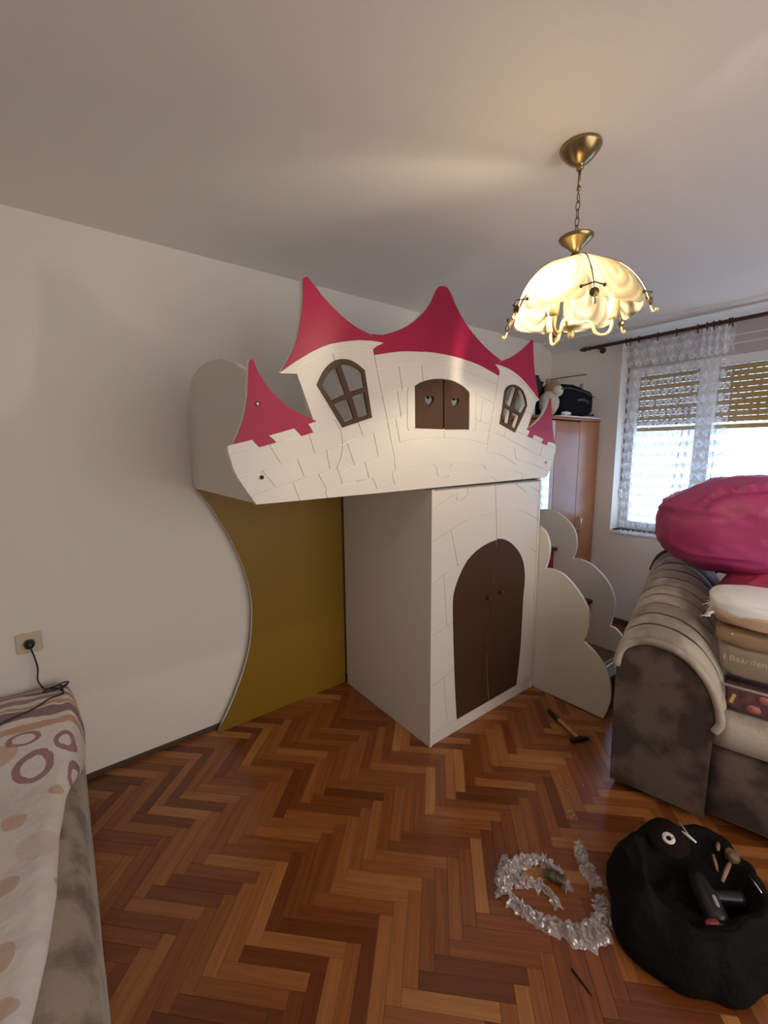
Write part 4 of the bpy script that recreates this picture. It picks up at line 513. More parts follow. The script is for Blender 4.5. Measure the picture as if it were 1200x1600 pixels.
# dark jacket heap
blob('folded_jacket', (3.06, 2.05, 2.075), (.15, .09, .085), mat('navy_cloth', (.025,.03,.042), .8, bump=(30,.4)), None, .35, 3.0, seed=5)
jk = bpy.data.objects['folded_jacket']; tag(jk, 'dark navy jacket heaped behind the plush toy', 'jacket')
bm = bmesh.new(); add_box(bm, (2.945, 1.99, 1.827), (3.09, 2.20, 1.965), .012); bx_ = link('storage_box', fin(bm, 'storage_box'), mat('teal_card', (.30,.52,.55), .55, vary=(18,(.62,.72,.72),.45,.6))); tag(bx_, 'pale teal carton under the dark jacket', 'box')
blob('white_cloth', (3.31, 1.850, 1.854), (.065, .020, .014), mat('white_cloth', (.78,.76,.73), .9), None, .25, 3, seed=8)
tag(bpy.data.objects['white_cloth'], 'small crumpled white cloth at the edge of cabinet top', 'cloth')

# ================================================================== CURTAIN ROD AND CURTAIN
rod = thing('curtain_rod', 'dark red wooden curtain rod above the window', 'curtain rod', (3.79, 1.0, 2.43))
ZR, XR = 2.437, 3.79
tube('pole', [(XR, 1.93, ZR), (XR, -.7, ZR)], .014, ROSEW, rod, 14)
lathe('finial', [(.014, 0), (.019, .004), (.019, .012), (.012, .016), (.018, .035), (.021, .05), (.015, .075), (.006, .092), (0, .096)], (XR, 1.93, ZR), ROSEW, rod, 18, (0, 1, 0))
for y in (1.86, -.55):
    bk = tube('bracket', [(XR, y, ZR-.006), (XR+.05, y, ZR-.012), (XW, y, ZR-.02)], [.013, .010, .012], ROSEW, rod)
    lathe('rosette', [(0, .012), (.02, .010), (.026, .003), (.026, 0)], (XW, y, ZR-.02), ROSEW, bk, 18, (-1, 0, 0))
cur = thing('lace_curtain', 'sheer white lace curtain gathered over left part of the window', 'curtain', (3.79, 1.3, .85))
LACE = bpy.data.materials.new('lace'); LACE.use_nodes = True
m = LACE; n = m.node_tree.nodes; n.remove(n['Principled BSDF'])
tcn = nd(m, 'ShaderNodeTexCoord'); sx = nd(m, 'ShaderNodeSeparateXYZ'); lk(m, tcn.outputs['UV'], sx.inputs[0])
CW, CH = .105, .082
vr = math_node(m, 'DIVIDE', sx.outputs[1], CH); row = math_node(m, 'FLOOR', vr); fv = math_node(m, 'SUBTRACT', math_node(m, 'FRACT', vr), .5)
sh = math_node(m, 'MULTIPLY', math_node(m, 'MODULO', row, 2.0), .5)
ur = math_node(m, 'ADD', math_node(m, 'DIVIDE', sx.outputs[0], CW), sh); fu = math_node(m, 'ABSOLUTE', math_node(m, 'SUBTRACT', math_node(m, 'FRACT', ur), .5))
# scalloped garland line, roof-shaped chevron and small ring in every cell
scal = math_node(m, 'LESS_THAN', math_node(m, 'ABSOLUTE', math_node(m, 'SUBTRACT', fv, math_node(m, 'MULTIPLY', math_node(m, 'COSINE', math_node(m, 'MULTIPLY', fu, 6.283)), -.16))), .075)
chev = math_node(m, 'LESS_THAN', math_node(m, 'ABSOLUTE', math_node(m, 'SUBTRACT', math_node(m, 'ADD', fv, fu), .16)), .075)
chev = math_node(m, 'MULTIPLY', chev, math_node(m, 'LESS_THAN', fu, .28))
rr_ = math_node(m, 'SQRT', math_node(m, 'ADD', math_node(m, 'POWER', fu, 2.0), math_node(m, 'POWER', math_node(m, 'ADD', fv, .02), 2.0)))
ring = math_node(m, 'LESS_THAN', math_node(m, 'ABSOLUTE', math_node(m, 'SUBTRACT', rr_, .30)), .05)
mask = math_node(m, 'MAXIMUM', math_node(m, 'MAXIMUM', math_node(m, 'MULTIPLY', scal, .6), chev), math_node(m, 'MULTIPLY', ring, .75))
top = math_node(m, 'GREATER_THAN', sx.outputs[1], 2.27)
fac = math_node(m, 'MAXIMUM', math_node(m, 'ADD', math_node(m, 'MULTIPLY', mask, .86), .09), math_node(m, 'MULTIPLY', top, .42))
trn = nd(m, 'ShaderNodeBsdfTransparent'); dif = nd(m, 'ShaderNodeBsdfDiffuse'); dif.inputs[0].default_value = (.90,.91,.94,1)
tra = nd(m, 'ShaderNodeBsdfTranslucent'); tra.inputs[0].default_value = (.80,.83,.88,1)
m1 = nd(m, 'ShaderNodeMixShader'); m1.inputs[0].default_value = .45; lk(m, dif.outputs[0], m1.inputs[1]); lk(m, tra.outputs[0], m1.inputs[2])
m2 = nd(m, 'ShaderNodeMixShader'); lk(m, fac, m2.inputs[0]); lk(m, trn.outputs[0], m2.inputs[1]); lk(m, m1.outputs[0], m2.inputs[2]); lk(m, m2.outputs[0], n['Material Output'].inputs['Surface'])
def lerp(a, b, t): return a + (b-a)*t
def curt(u, v):
    # u across (0 left .. 1 right), v down
    z0 = 2.412 - .012*abs(math.sin(u*PI*9)) * (1 if u < .62 else .3); zb_ = lerp(.845, .86, u)
    z_ = lerp(z0, zb_, v)
    if u < .62:
        t = u/.62; yt = lerp(1.645, 1.125, t); yb_ = lerp(1.59, 1.235, t)
        amp = .012 + .006*math.sin(u*31)
        x = amp*math.sin(t*PI*9 + .6*math.sin(v*3)) ; ed = math.exp(-t*9); x += .02*ed*math.sin(t*60)
        y = lerp(yt, yb_, v**1.2)
    else:
        t = (u-.62)/.38; yt = lerp(1.125, .935, t); yb_ = lerp(1.235, .915, t)
        if v > .62: yb_ += 0
        x = .038*math.sin(t*PI*9) ; y = lerp(yt, yb_, v**1.1) + .018*math.cos(t*PI*9)
    x += .006*noise.noise(Vector((u*9, v*4, 0)))
    return (XR - .005 + x, y, z_)
grid('fabric', 190, 60, curt, LACE, cur, uv=lambda u, v: (u*1.45 if u < .62 else .9 + (u-.62)*2.6, 2.412 - v*1.56))
for u in (.015, .05, .13, .29, .44, .60, .66, .74, .80, .86, .92, .98):
    x, y, z_ = curt(u, 0)
    rg_ = tube('curtain_ring', [(XR + .02*math.cos(a), y, ZR + .02*math.sin(a)) for a in [2*PI*k/16 for k in range(16)]], .0035, ROSEW, cur, 6, True)
    tube('clip', [(XR, y, ZR-.02), (x, y, z_-.006)], .0045, ROSEW, rg_, 6)

# ================================================================== PENDANT LAMP
LX, LY = 1.445, .806
lamp = thing('pendant_lamp', 'brass pendant lamp with six swirled glass panels and lit bulb', 'lamp', (LX, LY, ZC))
vd = Vector((LX, LY, 0)).normalized(); vr_ = Vector((vd.y, -vd.x, 0))
def pol(r, deg, z_):
    t = math.radians(deg); p = Vector((LX, LY, 0)) + r*(math.sin(t)*vr_ - math.cos(t)*vd); p.z = z_; return p
lathe('canopy', [(0, 2.539), (.062, 2.539), (.064, 2.533), (.060, 2.527), (.052, 2.515), (.034, 2.497), (.016, 2.487), (.010, 2.482), (.012, 2.476), (.009, 2.470), (0, 2.470)], (LX, LY, 0), BRASS, lamp, 36)
tube('stem', [(LX, LY, 2.472), (LX, LY, 2.420)], .0045, BRASS, lamp)
lathe('collar', [(0, 2.424), (.006, 2.422), (.007, 2.414), (.004, 2.408), (0, 2.408)], (LX, LY, 0), BRASS, lamp, 14)
z_ = 2.404; k = 0
while z_ > 2.272:
    d_ = Vector((1, 0, 0)) if k % 2 == 0 else Vector((0, 1, 0)); L_ = .030
    P = []
    for q in range(14):
        a = 2*PI*q/14; P.append(Vector((LX, LY, z_ - L_/2)) + d_*(.0065*math.cos(a)) + Vector((0, 0, L_/2*math.sin(a))))
    tube('chain_link', P, .0017, BRASSD, lamp, 6, True); z_ -= .0245; k += 1
lathe('dish', [(.003, 2.262), (.030, 2.258), (.050, 2.266), (.0545, 2.268), (.0545, 2.264), (.046, 2.254), (.024, 2.236), (.013, 2.224), (.012, 2.216), (.017, 2.211), (.021, 2.198), (.020, 2.190), (0, 2.190)], (LX, LY, 0), BRASS, lamp, 36)
LGLASS = bpy.data.materials.new('swirl_glass'); LGLASS.use_nodes = True
m = LGLASS; n = m.node_tree.nodes; n.remove(n['Principled BSDF'])
tcn = nd(m, 'ShaderNodeTexCoord'); mpn = nd(m, 'ShaderNodeMapping'); mpn.inputs['Location'].default_value = (-.5, -.45, 0); lk(m, tcn.outputs['UV'], mpn.inputs['Vector'])
wv = nd(m, 'ShaderNodeTexWave'); wv.wave_type = 'RINGS'; wv.rings_direction = 'SPHERICAL'; wv.inputs['Scale'].default_value = 1.7; wv.inputs['Distortion'].default_value = 5.0; wv.inputs['Detail'].default_value = 1.0; wv.inputs['Detail Scale'].default_value = .8
lk(m, mpn.outputs[0], wv.inputs['Vector'])
bpn = nd(m, 'ShaderNodeBump'); bpn.inputs['Strength'].default_value = .5; bpn.inputs['Distance'].default_value = .02; lk(m, wv.outputs['Fac'], bpn.inputs['Height'])
t1 = nd(m, 'ShaderNodeBsdfTranslucent'); t1.inputs[0].default_value = (.42,.37,.26,1); lk(m, bpn.outputs[0], t1.inputs['Normal'])
t2 = nd(m, 'ShaderNodeBsdfTransparent'); t2.inputs[0].default_value = (.93,.92,.86,1)
t3 = nd(m, 'ShaderNodeBsdfDiffuse'); t3.inputs[0].default_value = (.55,.51,.40,1); lk(m, bpn.outputs[0], t3.inputs['Normal'])
t4 = nd(m, 'ShaderNodeBsdfGlossy'); t4.inputs['Roughness'].default_value = .12; lk(m, bpn.outputs[0], t4.inputs['Normal'])
rmp = nd(m, 'ShaderNodeMapRange'); rmp.inputs['To Min'].default_value = .74; rmp.inputs['To Max'].default_value = .92; lk(m, wv.outputs['Fac'], rmp.inputs['Value'])
a1 = nd(m, 'ShaderNodeMixShader'); a1.inputs[0].default_value = .45; lk(m, t1.outputs[0], a1.inputs[1]); lk(m, t3.outputs[0], a1.inputs[2])
a2 = nd(m, 'ShaderNodeMixShader'); lk(m, rmp.outputs[0], a2.inputs[0]); lk(m, t2.outputs[0], a2.inputs[1]); lk(m, a1.outputs[0], a2.inputs[2])
a3 = nd(m, 'ShaderNodeMixShader'); a3.inputs[0].default_value = .06; lk(m, a2.outputs[0], a3.inputs[1]); lk(m, t4.outputs[0], a3.inputs[2]); lk(m, a3.outputs[0], n['Material Output'].inputs['Surface'])
PR = smooth_path([(.020, 0, 2.196), (.075, 0, 2.186), (.135, 0, 2.155), (.185, 0, 2.103), (.215, 0, 2.050), (.225, 0, 2.012)], 4)
def prof_at(t):
    x = t*(len(PR)-1); i = min(int(x), len(PR)-2); return PR[i].lerp(PR[i+1], x-i)
H0 = 14
for k in range(6):
    def gp(u, v, k=k):
        p = prof_at(.02 + .98*v); a = pol(p.x, H0 + 60*k, p.z); b_ = pol(p.x, H0 + 60*(k+1), p.z)
        ins = .012 + .085*v + (.05*((v-.85)/.15)**3 if v > .85 else 0); w = lerp(ins, 1-ins, u)
        q = a.lerp(b_, w); return q
    gpn = grid('glass_panel', 15, 20, gp, LGLASS, lamp, thick=.004, uv=lambda u, v: (u, v))
for k in range(6):
    an = H0 + 60*k
    tube('rib', [pol(p.x+.002, an, p.z+.001) for p in PR[::2]], .0022, BRASS, lamp, 6)
    p = prof_at(.84)
    c0, c1 = pol(p.x*.97+.006, an-8.5, p.z), pol(p.x*.97+.006, an+8.5, p.z)
    cl = tube('clip', [c0, pol(p.x+.014, an, p.z+.004), c1], .0024, BRASSD, lamp, 6)
    for c_ in (c0, c1): blob('clip_knob', c_, (.0055,)*3, BRASSD, cl, seg=6)
    dirv = pol(1, an, 0) - Vector((LX, LY, 0))
    lathe('medallion', [(0, .004), (.012, .003), (.014, 0), (.012, -.003), (0, -.004)], pol(.231, an, 2.018), BRASSD, lamp, 18, tuple(dirv))
    tube('curl', smooth_path([pol(.230, an, 2.022), pol(.232, an, 2.005), pol(.238, an, 1.990), pol(.246, an, 1.986), pol(.249, an, 1.994)], 4), [.0035]*8+[.0045]*5+[.006]*4, GOLD, lamp, 8)
lathe('hub', [(0, 2.005), (.008, 2.004), (.014, 1.998), (.034, 1.994), (.036, 1.986), (.030, 1.978), (.014, 1.974), (.010, 1.962), (.012, 1.955), (.006, 1.946), (0, 1.944)], (LX, LY, 0), GOLD, lamp, 24)
tube('centre_rod', [(LX, LY, 2.19), (LX, LY, 2.0)], .005, GOLD, lamp)
BULBM = bpy.data.materials.new('lit_bulb'); BULBM.use_nodes = True
em = BULBM.node_tree.nodes.new('ShaderNodeEmission'); em.inputs[0].default_value = (1.0, .84, .60, 1); em.inputs[1].default_value = BULB
lk(BULBM, em.outputs[0], BULBM.node_tree.nodes['Material Output'].inputs['Surface'])
OPAL = mat('opal_bulb', (.85,.82,.74), .3)
for k, an in enumerate((-26, 94, 214)):
    arm = tube('arm', smooth_path([pol(.025, an, 1.986), pol(.045, an, 1.998), pol(.064, an, 1.985), pol(.075, an, 1.960), pol(.095, an, 1.948), pol(.115, an, 1.955), pol(.124, an, 1.975), pol(.125, an, 2.000)], 5), .0055, GOLD, lamp, 10)
    c_ = pol(.125, an, 0)
    lathe('socket', [(0, 1.996), (.012, 1.997), (.015, 2.001), (.0195, 2.052), (.017, 2.053), (0, 2.050)], c_, GOLD, arm, 20)
    lathe('bulb', [(0, 2.050), (.010, 2.054), (.016, 2.068), (.0175, 2.080), (.014, 2.097), (.007, 2.111), (0, 2.117)], c_, BULBM if k == 0 else OPAL, arm, 18)

# ================================================================== SOFA ON THE RIGHT
SO = Vector((1.94, .762, 0)); SU = Vector((.222, -.975, 0)).normalized(); SV = Vector((.975, .222, 0)).normalized()
def SF(u, v, z_): return SO + SU*u + SV*v + Vector((0, 0, z_))
def fabric(name, light, dark, scale=5.0, lo=.46, hi=.57):
    m = mat(name, light, .95, vary=(scale, dark, lo, hi), bump=(120, .25), spec=.1, sheen=.25); return m
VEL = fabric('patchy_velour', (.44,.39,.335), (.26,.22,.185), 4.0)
VEL_SHADE = fabric('patchy_velour_shade', (.13,.096,.08), (.062,.044,.037), 5.0)  # same velour, coloured darker for the shade on the sofa front
SEAM = mat('seam_dark', (.07,.055,.048), .9)
sofa = thing('sofa', 'patchy grey-brown velour sofa with rolled arm by the window', 'sofa', tuple(SF(.9, .5, 0)))
AP = [(-.004, .035), (-.012, .40), (-.012, .60), (0, .672), (.033, .716), (.092, .745), (.174, .741), (.231, .719), (.277, .683), (.319, .628), (.343, .581), (.362, .52), (.368, .47), (.352, .43), (.35, .30), (.35, .035)]
APS = [(q.x, q.z) for q in smooth_path([(a, 0, c) for a, c in AP], 3)]
def rise(z_, v): return z_ + .19*max(0, v)*max(0, min(1, (z_-.3)/.45))
def arm_mesh(name, u0, v0, v1, off, m, mirror=False, rib=0.0, nv=70, only_top=False):
    bm = bmesh.new(); rows = []
    P = [p for p in APS if not only_top or p[1] > .42]
    for j in range(nv+1):
        v = lerp(v0, v1, j/nv); r = []
        for (a, c) in P:
            ca, cc = .17, .45
            dx, dz = a-ca, c-cc; ln = math.hypot(dx, dz) or 1
            o_ = off + (rib*abs(math.sin((v-v0)*PI/.10))**.4 if c > .5 else 0) + .004*noise.noise(Vector((a*9, v*14, c*9)))
            uu = a + dx/ln*o_; zz = max(.03, c + dz/ln*o_)
            if mirror: uu = .35 - uu
            r.append(bm.verts.new(SF(u0+uu, v, rise(zz, v))))
        rows.append(r)
    for A, B in zip(rows[:-1], rows[1:]):
        for k in range(len(P)-1): bm.faces.new((A[k], A[k+1], B[k+1], B[k]))
    bm.faces.new(list(reversed(rows[0]))); bm.faces.new(rows[-1])
    return link(name, fin(bm, name, True), m, sofa)
for u0, mir in ((0, False), (1.75, True)):
    a_ = arm_mesh('arm', u0, .0, 1.0, -.012, VEL, mir, nv=20)
    arm_mesh('arm_cover', u0, .02, 1.0, .0, VEL, mir, .018, only_top=True)
    fp = [(a if not mir else .35-a, c) for a, c in AP]
    bm = bmesh.new(); F0 = [bm.verts.new(SF(u0+a, -.018, c)) for a, c in fp]; F1 = [bm.verts.new(SF(u0+a, .01, c)) for a, c in fp]
    bm.faces.new(F0); bm.faces.new(list(reversed(F1)))
    for k in range(len(fp)): bm.faces.new((F0[k], F1[k], F1[(k+1) % len(fp)], F0[(k+1) % len(fp)]))
    link('arm_front', fin(bm, 'arm_front'), VEL_SHADE, sofa)
    tube('piping', smooth_path([SF(u0+a, -.018, c) for a, c in fp[2:14]], 3), .016, VEL, sofa, 10)
    for j in range(1, 10):
        v = .02 + .10*j; S_ = []
        for (a, c) in APS:
            if c < .5: continue
            dx, dz = a-.17, c-.45; ln = math.hypot(dx, dz); uu = a + dx/ln*.008
            S_.append(SF(u0 + (.35-uu if mir else uu), v, rise(c + dz/ln*.008, v)))
        tube('seam', S_, .0045, SEAM, sofa, 6)
def rolled(name, u0, u1, prof, m, nu=24, amp=.006):
    bm = bmesh.new(); rows = []
    for i in range(nu+1):
        u = lerp(u0, u1, i/nu); r = []
        for (v, z_) in prof:
            q = SF(u, v, z_); k = amp*noise.noise(q*6); r.append(bm.verts.new(q + Vector((0, 0, k)) - SV*k))
        rows.append(r)
    for A, B in zip(rows[:-1], rows[1:]):
        for k in range(len(prof)): bm.faces.new((A[k], A[(k+1) % len(prof)], B[(k+1) % len(prof)], B[k]))
    bm.faces.new(rows[0]); bm.faces.new(list(reversed(rows[-1])))
    return link(name, fin(bm, name, True), m, sofa)
rolled('seat_base', .352, 1.748, [(.80, .04), (.02, .04), (.0, .06), (.0, .33), (.02, .35), (.80, .35)], VEL_SHADE, amp=.002)
rolled('seat_cushion', .352, 1.748, [(.80, .352), (.03, .352), (-.004, .37), (-.02, .41), (-.015, .46), (.015, .492), (.06, .502), (.14, .462), (.30, .440), (.80, .43)], VEL, amp=.010)
rolled('backrest', .352, 1.748, [(1.0, .04), (.80, .04), (.80, .44), (.83, .80), (.86, .86), (.92, .885), (.98, .86), (1.0, .80)], VEL)
bm = bmesh.new()
for a in range(2): pass
bm.free()
for u in (.05, .30, 1.80, 2.05): 
    for v in (.06, .92):
        c_ = SF(u, v, 0); lathe('foot', [(0, 0), (.018, 0), (.022, .036), (0, .036)], c_, BLACKP, sofa, 12)
tube('back_roll', smooth_path([SF(-.015, 1.015, .80), SF(.02, 1.02, .895), (SF(.10, 1.02, .945)), SF(.20, 1.02, .925), SF(.30, 1.02, .84)], 4), .022, mat('dark_piping', (.05,.038,.034), .9), sofa, 10)

# ---- what lies on the sofa
PINK = mat('magenta_nylon', (.44,.05,.18), .45, vary=(2.5,(.40,.045,.16),.35,.65), bump=(14,.25,5), bdist=.02)
PINK2 = mat('crimson_nylon', (.40,.035,.095), .5, bump=(16,.25,5), bdist=.02)
def wrinkles(gather, n=11, amp=.05, seed=0, folds=()):
    g = Vector(gather).normalized()
    a_ = g.cross(Vector((0,0,1))).normalized(); b_ = g.cross(a_)
    def fn(d):
        c = max(-1, min(1, d.dot(g))); ang = math.atan2(d.dot(a_), d.dot(b_)); near_ = math.exp(-((1-c)*1.6)**2)
        w = amp*near_*(abs(math.sin(ang*n/2 + 1.3*noise.noise(d*3+Vector((seed,0,0))))) - .5)
        rdg = 1 - abs(noise.noise(d*2.1 + Vector((seed+5, 2, 1))))*2
        rd2 = 1 - abs(noise.noise(d*4.3 + Vector((seed+9, 7, 3))))*2
        h = 0
        for A_, B_, k in folds:
            t = max(0, min(1, (d-A_).dot(B_-A_)/(B_-A_).length_squared)); P_ = A_.lerp(B_, t); P_.normalize()
            s_ = (d-P_).length; sg = (d-P_).dot(Vector((0,0,1)))
            h += k*math.sin(PI*min(1, t*1.02))**.5*math.exp(-(s_/.085)**2)*(1 if sg > 0 else -.9)
        return w + h - .10*near_*max(0, c-.9)*5 + .05*max(0, rdg-.5) + .03*max(0, rd2-.55)
    return fn
def vdir(r, u_):
    f_ = Vector((-.96, -.28, .15)).normalized(); rr2 = Vector((.28, -.96, 0)).normalized(); uu = rr2.cross(f_)
    if uu.z < 0: uu = -uu
    return (rr2*r + Vector((0,0,1))*u_ + f_*math.sqrt(max(.02, 1-r*r-u_*u_))).normalized()
def bean(name, c, rad, m, label, rot, seed, gather, power=.85, folds=()):
    o = blob(name, c, rad, m, None, .14, 1.3, 56, rot, power, seed, fn=wrinkles(gather, seed=seed, folds=[(Matrix.Rotation(-rot, 3, 'Z') @ vdir(*a), Matrix.Rotation(-rot, 3, 'Z') @ vdir(*b_), k) for a, b_, k in folds])); return tag(o, label, 'bean bag', 'bean bags on the sofa')
bean('bean_bag', SF(.38, .74, 1.165), (.30, .36, .245), PINK, 'large bright magenta bean bag lying on top of the heap on sofa', .2, 1, (-.35, -.75, .45), folds=[((-.92, .22), (-.2, .15), .07), ((-.5, .28), (-.1, .82), .06), ((-.3, .6), (.55, .78), .09), ((.38, .62), (-.2, -.1), .05), ((.42, .6), (.45, 0), .05), ((.0, -.15), (.6, -.05), .05), ((-.6, -.5), (.1, -.55), .035)])
bean('bean_bag', SF(.60, .645, .82), (.20, .28, .20), PINK2, 'darker crimson bean bag squeezed below the large magenta one', .3, 4, (-.6, -.5, .3), folds=[((-.6, .3), (.2, -.3), .06), ((-.2, .5), (.5, .1), .06)])
# white pillow with fringe
def pil(c, rad, name, m, label, cat, rot, seed, power=.6, amp=.10):
    o = blob(name, c, rad, m, None, amp, 2.2, 32, rot, power, seed); tag(o, label, cat); return o
SROT = math.atan2(SU.y, SU.x)
pw = thing('pillow', 'white fringed pillow on top of the clear blanket bag', 'pillow', tuple(SF(.56, .30, .80)))
WHT = mat('white_cotton', (.80,.80,.82), .9, bump=(40,.25)); PEACH = mat('peach_cotton', (.56,.40,.28), .9, bump=(40,.25))
blob('cushion', SF(.56, .27, .907), (.27, .17, .055), WHT, pw, .06, 2.2, 32, SROT, .6, 3)
blob('lower_cover', SF(.56, .262, .872), (.262, .168, .045), PEACH, pw, .05, 2.2, 32, SROT, .6, 6)
bm = bmesh.new()
for k in range(15):
    t = k/69
    base = SF(lerp(.31, .80, min(1, t*1.0)), .10 + .015*math.sin(k*3), .872 + .012*math.sin(k*1.7)) if k > 14 else SF(.30 + .004*(k % 5), .10 + .02*k, .872 + .01*math.sin(k))
    tip = base + (SV*-.022 if k > 14 else SU*-.03) + Vector((random.uniform(-.01,.01), random.uniform(-.01,.01), -.018 + random.uniform(-.01,.012)))
    add_tube(bm, [base, base.lerp(tip, .5)+Vector((0,0,.003)), tip], [.004, .003, .001], 5)
link('fringe', fin(bm, 'fringe', True), WHT, pw)['kind'] = 'stuff'
# clear bag with a folded beige blanket
cbag = thing('blanket_bag', 'clear plastic bag holding a folded beige blanket on the sofa seat', 'bag', tuple(SF(.6, .3, .6)))
def rbox(name, u0, u1, v0, v1, z0, z1, m, parent, power=.35, seed=1, amp=.05):
    return blob(name, SF((u0+u1)/2, (v0+v1)/2, (z0+z1)/2), ((u1-u0)/2, (v1-v0)/2, (z1-z0)/2), m, parent, amp, 2.5, 24, SROT, power, seed)
rbox('blanket', .325, .90, .13, .44, .742, .822, mat('ochre_fleece', (.34,.20,.085), .95, bump=(60,.3)), cbag)
rbox('blanket', .335, .90, .125, .44, .612, .75, mat('beige_fleece', (.40,.31,.21), .95, bump=(60,.3), vary=(3,(.33,.25,.17),.4,.6)), cbag, seed=3)
PLAS = bpy.data.materials.new('clear_plastic'); PLAS.use_nodes = True
m = PLAS; n = m.node_tree.nodes; n.remove(n['Principled BSDF'])
q1 = nd(m, 'ShaderNodeBsdfTransparent'); q2 = nd(m, 'ShaderNodeBsdfGlossy'); q2.inputs['Roughness'].default_value = .18; q3 = nd(m, 'ShaderNodeBsdfDiffuse'); q3.inputs[0].default_value = (.6,.6,.6,1)
x1 = nd(m, 'ShaderNodeMixShader'); x1.inputs[0].default_value = .5; lk(m, q2.outputs[0], x1.inputs[1]); lk(m, q3.outputs[0], x1.inputs[2])
x2 = nd(m, 'ShaderNodeMixShader'); x2.inputs[0].default_value = .14; lk(m, q1.outputs[0], x2.inputs[1]); lk(m, x1.outputs[0], x2.inputs[2]); lk(m, x2.outputs[0], n['Material Output'].inputs['Surface'])
rbox('plastic_cover', .312, .91, .112, .455, .598, .834, PLAS, cbag, seed=2, amp=.03)
fc = bpy.data.curves.new('printed_lettering', 'FONT'); fc.body = 'I Baarden'; fc.size = .036; fc.extrude = .0004
tf = bpy.data.objects.new('t', fc); me = bpy.data.meshes.new_from_object(tf); bpy.data.objects.remove(tf)
ORG = SF(.355, .100, .70)
for v in me.vertices: v.co = ORG + SU*v.co.x + Vector((0, 0, v.co.y)) - SV*v.co.z
me.materials.clear(); link('printed_lettering', me, mat('white_print', (.50,.45,.38), .6), cbag)
# red toy box under it
tb = thing('toy_box', 'clear lidded box of dark red toys under the blanket bag', 'box', tuple(SF(.6, .3, .47)))
rbox('contents', .375, .90, .135, .45, .462, .575, mat('dark_red_toys', (.13,.012,.035), .45, vary=(22,(.30,.05,.08),.5,.7)), tb, .25, 5, .12)
rbox('clear_lid', .36, .915, .115, .47, .452, .592, PLAS, tb, .2, 6, .01)
box_rim = tube('lid_rim', [SF(.365, .118, .582), SF(.91, .118, .582)], .006, mat('clear_rim', (.55,.45,.42), .2), tb)
bm = bmesh.new(); add_box(bm, (-.006, -.003, -.02), (.006, .003, .02), .001)
clp = link('yellow_latch', fin(bm, 'yellow_latch'), mat('yellow_plastic', (.62,.42,.08), .4), tb); clp.location = (0,0,0); clp.matrix_parent_inverse = Matrix(); clp.location = SF(.40, .106, .535) - tb.location; clp.rotation_euler = (.0, .25, SROT)
for k, (u, z_) in enumerate(((.50, .555), (.47, .505), (.58, .52))):
    blob('toy_figure', SF(u, .12, z_), (.022, .012, .016), mat('rose_toy', (.42,.14,.13), .5), tb, .3, 3, 12, SROT, .8, k)

# ================================================================== COUCH AND DUVET ON THE LEFT
VEL2 = fabric('patchy_velour_couch', (.34,.28,.22), (.17,.13,.10), 11.0, .46, .64)
couch = thing('couch', 'low grey-beige velour couch along left edge of the room', 'couch', (-.5, 1.2, 0))
def couch_top(u, v):
    y = lerp(2.335, -.9, v); w = u
    side = [(-1.0, .40), (-.5, .40), (-.25, .40), (-.17, .398), (-.12, .388), (-.085, .370), (-.055, .34), (-.038, .30), (-.032, .24), (-.030, .15), (-.030, .05), (-.030, .012)]
    x = w*(len(side)-1); i = min(int(x), len(side)-2); f = x-i
    a, c = lerp(side[i][0], side[i+1][0], f), lerp(side[i][1], side[i+1][1], f)
    k = noise.noise(Vector((a*5, y*6, c*3)))*.018 + (.010*(1-abs(math.sin(y*9 + a*8))**.4) - .006)*(1 if c > .25 else .3)*-1
    return (a + k*.15, y, max(.012, c + k*(1 if c > .2 else 0)))
grid('upholstery', 60, 150, couch_top, VEL2, couch)
box('base', (-1.0, -.9, .012), (-.05, 2.335, .30), VEL2, couch)
for y in (-.4, .9, 2.2):
    for x in (-.9, -.12): lathe('foot', [(0, 0), (.02, 0), (.022, .014), (0, .014)], (x, y, 0), BLACKP, couch, 12)

DUV = bpy.data.materials.new('printed_duvet'); DUV.use_nodes = True
m = DUV; b = m.node_tree.nodes['Principled BSDF']; b.inputs['Roughness'].default_value = .9; b.inputs['Specular IOR Level'].default_value = .15
tcn = nd(m, 'ShaderNodeTexCoord'); sx = nd(m, 'ShaderNodeSeparateXYZ'); lk(m, tcn.outputs['Object'], sx.inputs[0])
nz = nd(m, 'ShaderNodeTexNoise'); nz.inputs['Scale'].default_value = 7; nz.inputs['Detail'].default_value = 3; lk(m, tcn.outputs['Object'], nz.inputs['Vector'])
wob = math_node(m, 'MULTIPLY', math_node(m, 'SUBTRACT', nz.outputs['Fac'], .5), .05)
X_, Y_ = math_node(m, 'ADD', sx.outputs[0], wob), math_node(m, 'ADD', sx.outputs[1], math_node(m, 'MULTIPLY', wob, 1.5))
col = nd(m, 'ShaderNodeRGB').outputs[0]; col.default_value = (.66,.60,.58,1)
def over(col, fac, c):
    k = nd(m, 'ShaderNodeMix'); k.data_type = 'RGBA'; lk(m, fac, k.inputs['Factor']); lk(m, col, k.inputs['A']); k.inputs['B'].default_value = (*c, 1); return k.outputs['Result']
MAU, ORA, PUR = (.27,.135,.15), (.46,.26,.16), (.17,.085,.11)
band = lambda y, w: math_node(m, 'LESS_THAN', math_node(m, 'ABSOLUTE', math_node(m, 'SUBTRACT', math_node(m, 'ADD', Y_, math_node(m, 'MULTIPLY', X_, .10)), y)), w)
for y, w, c in ((2.285, .022, ORA), (2.235, .018, PUR), (2.175, .014, MAU), (2.125, .010, ORA), (2.085, .022, PUR), (2.02, .018, ORA), (2.325, .007, PUR)):
    col = over(col, math_node(m, 'MULTIPLY', band(y, w), .8), c)
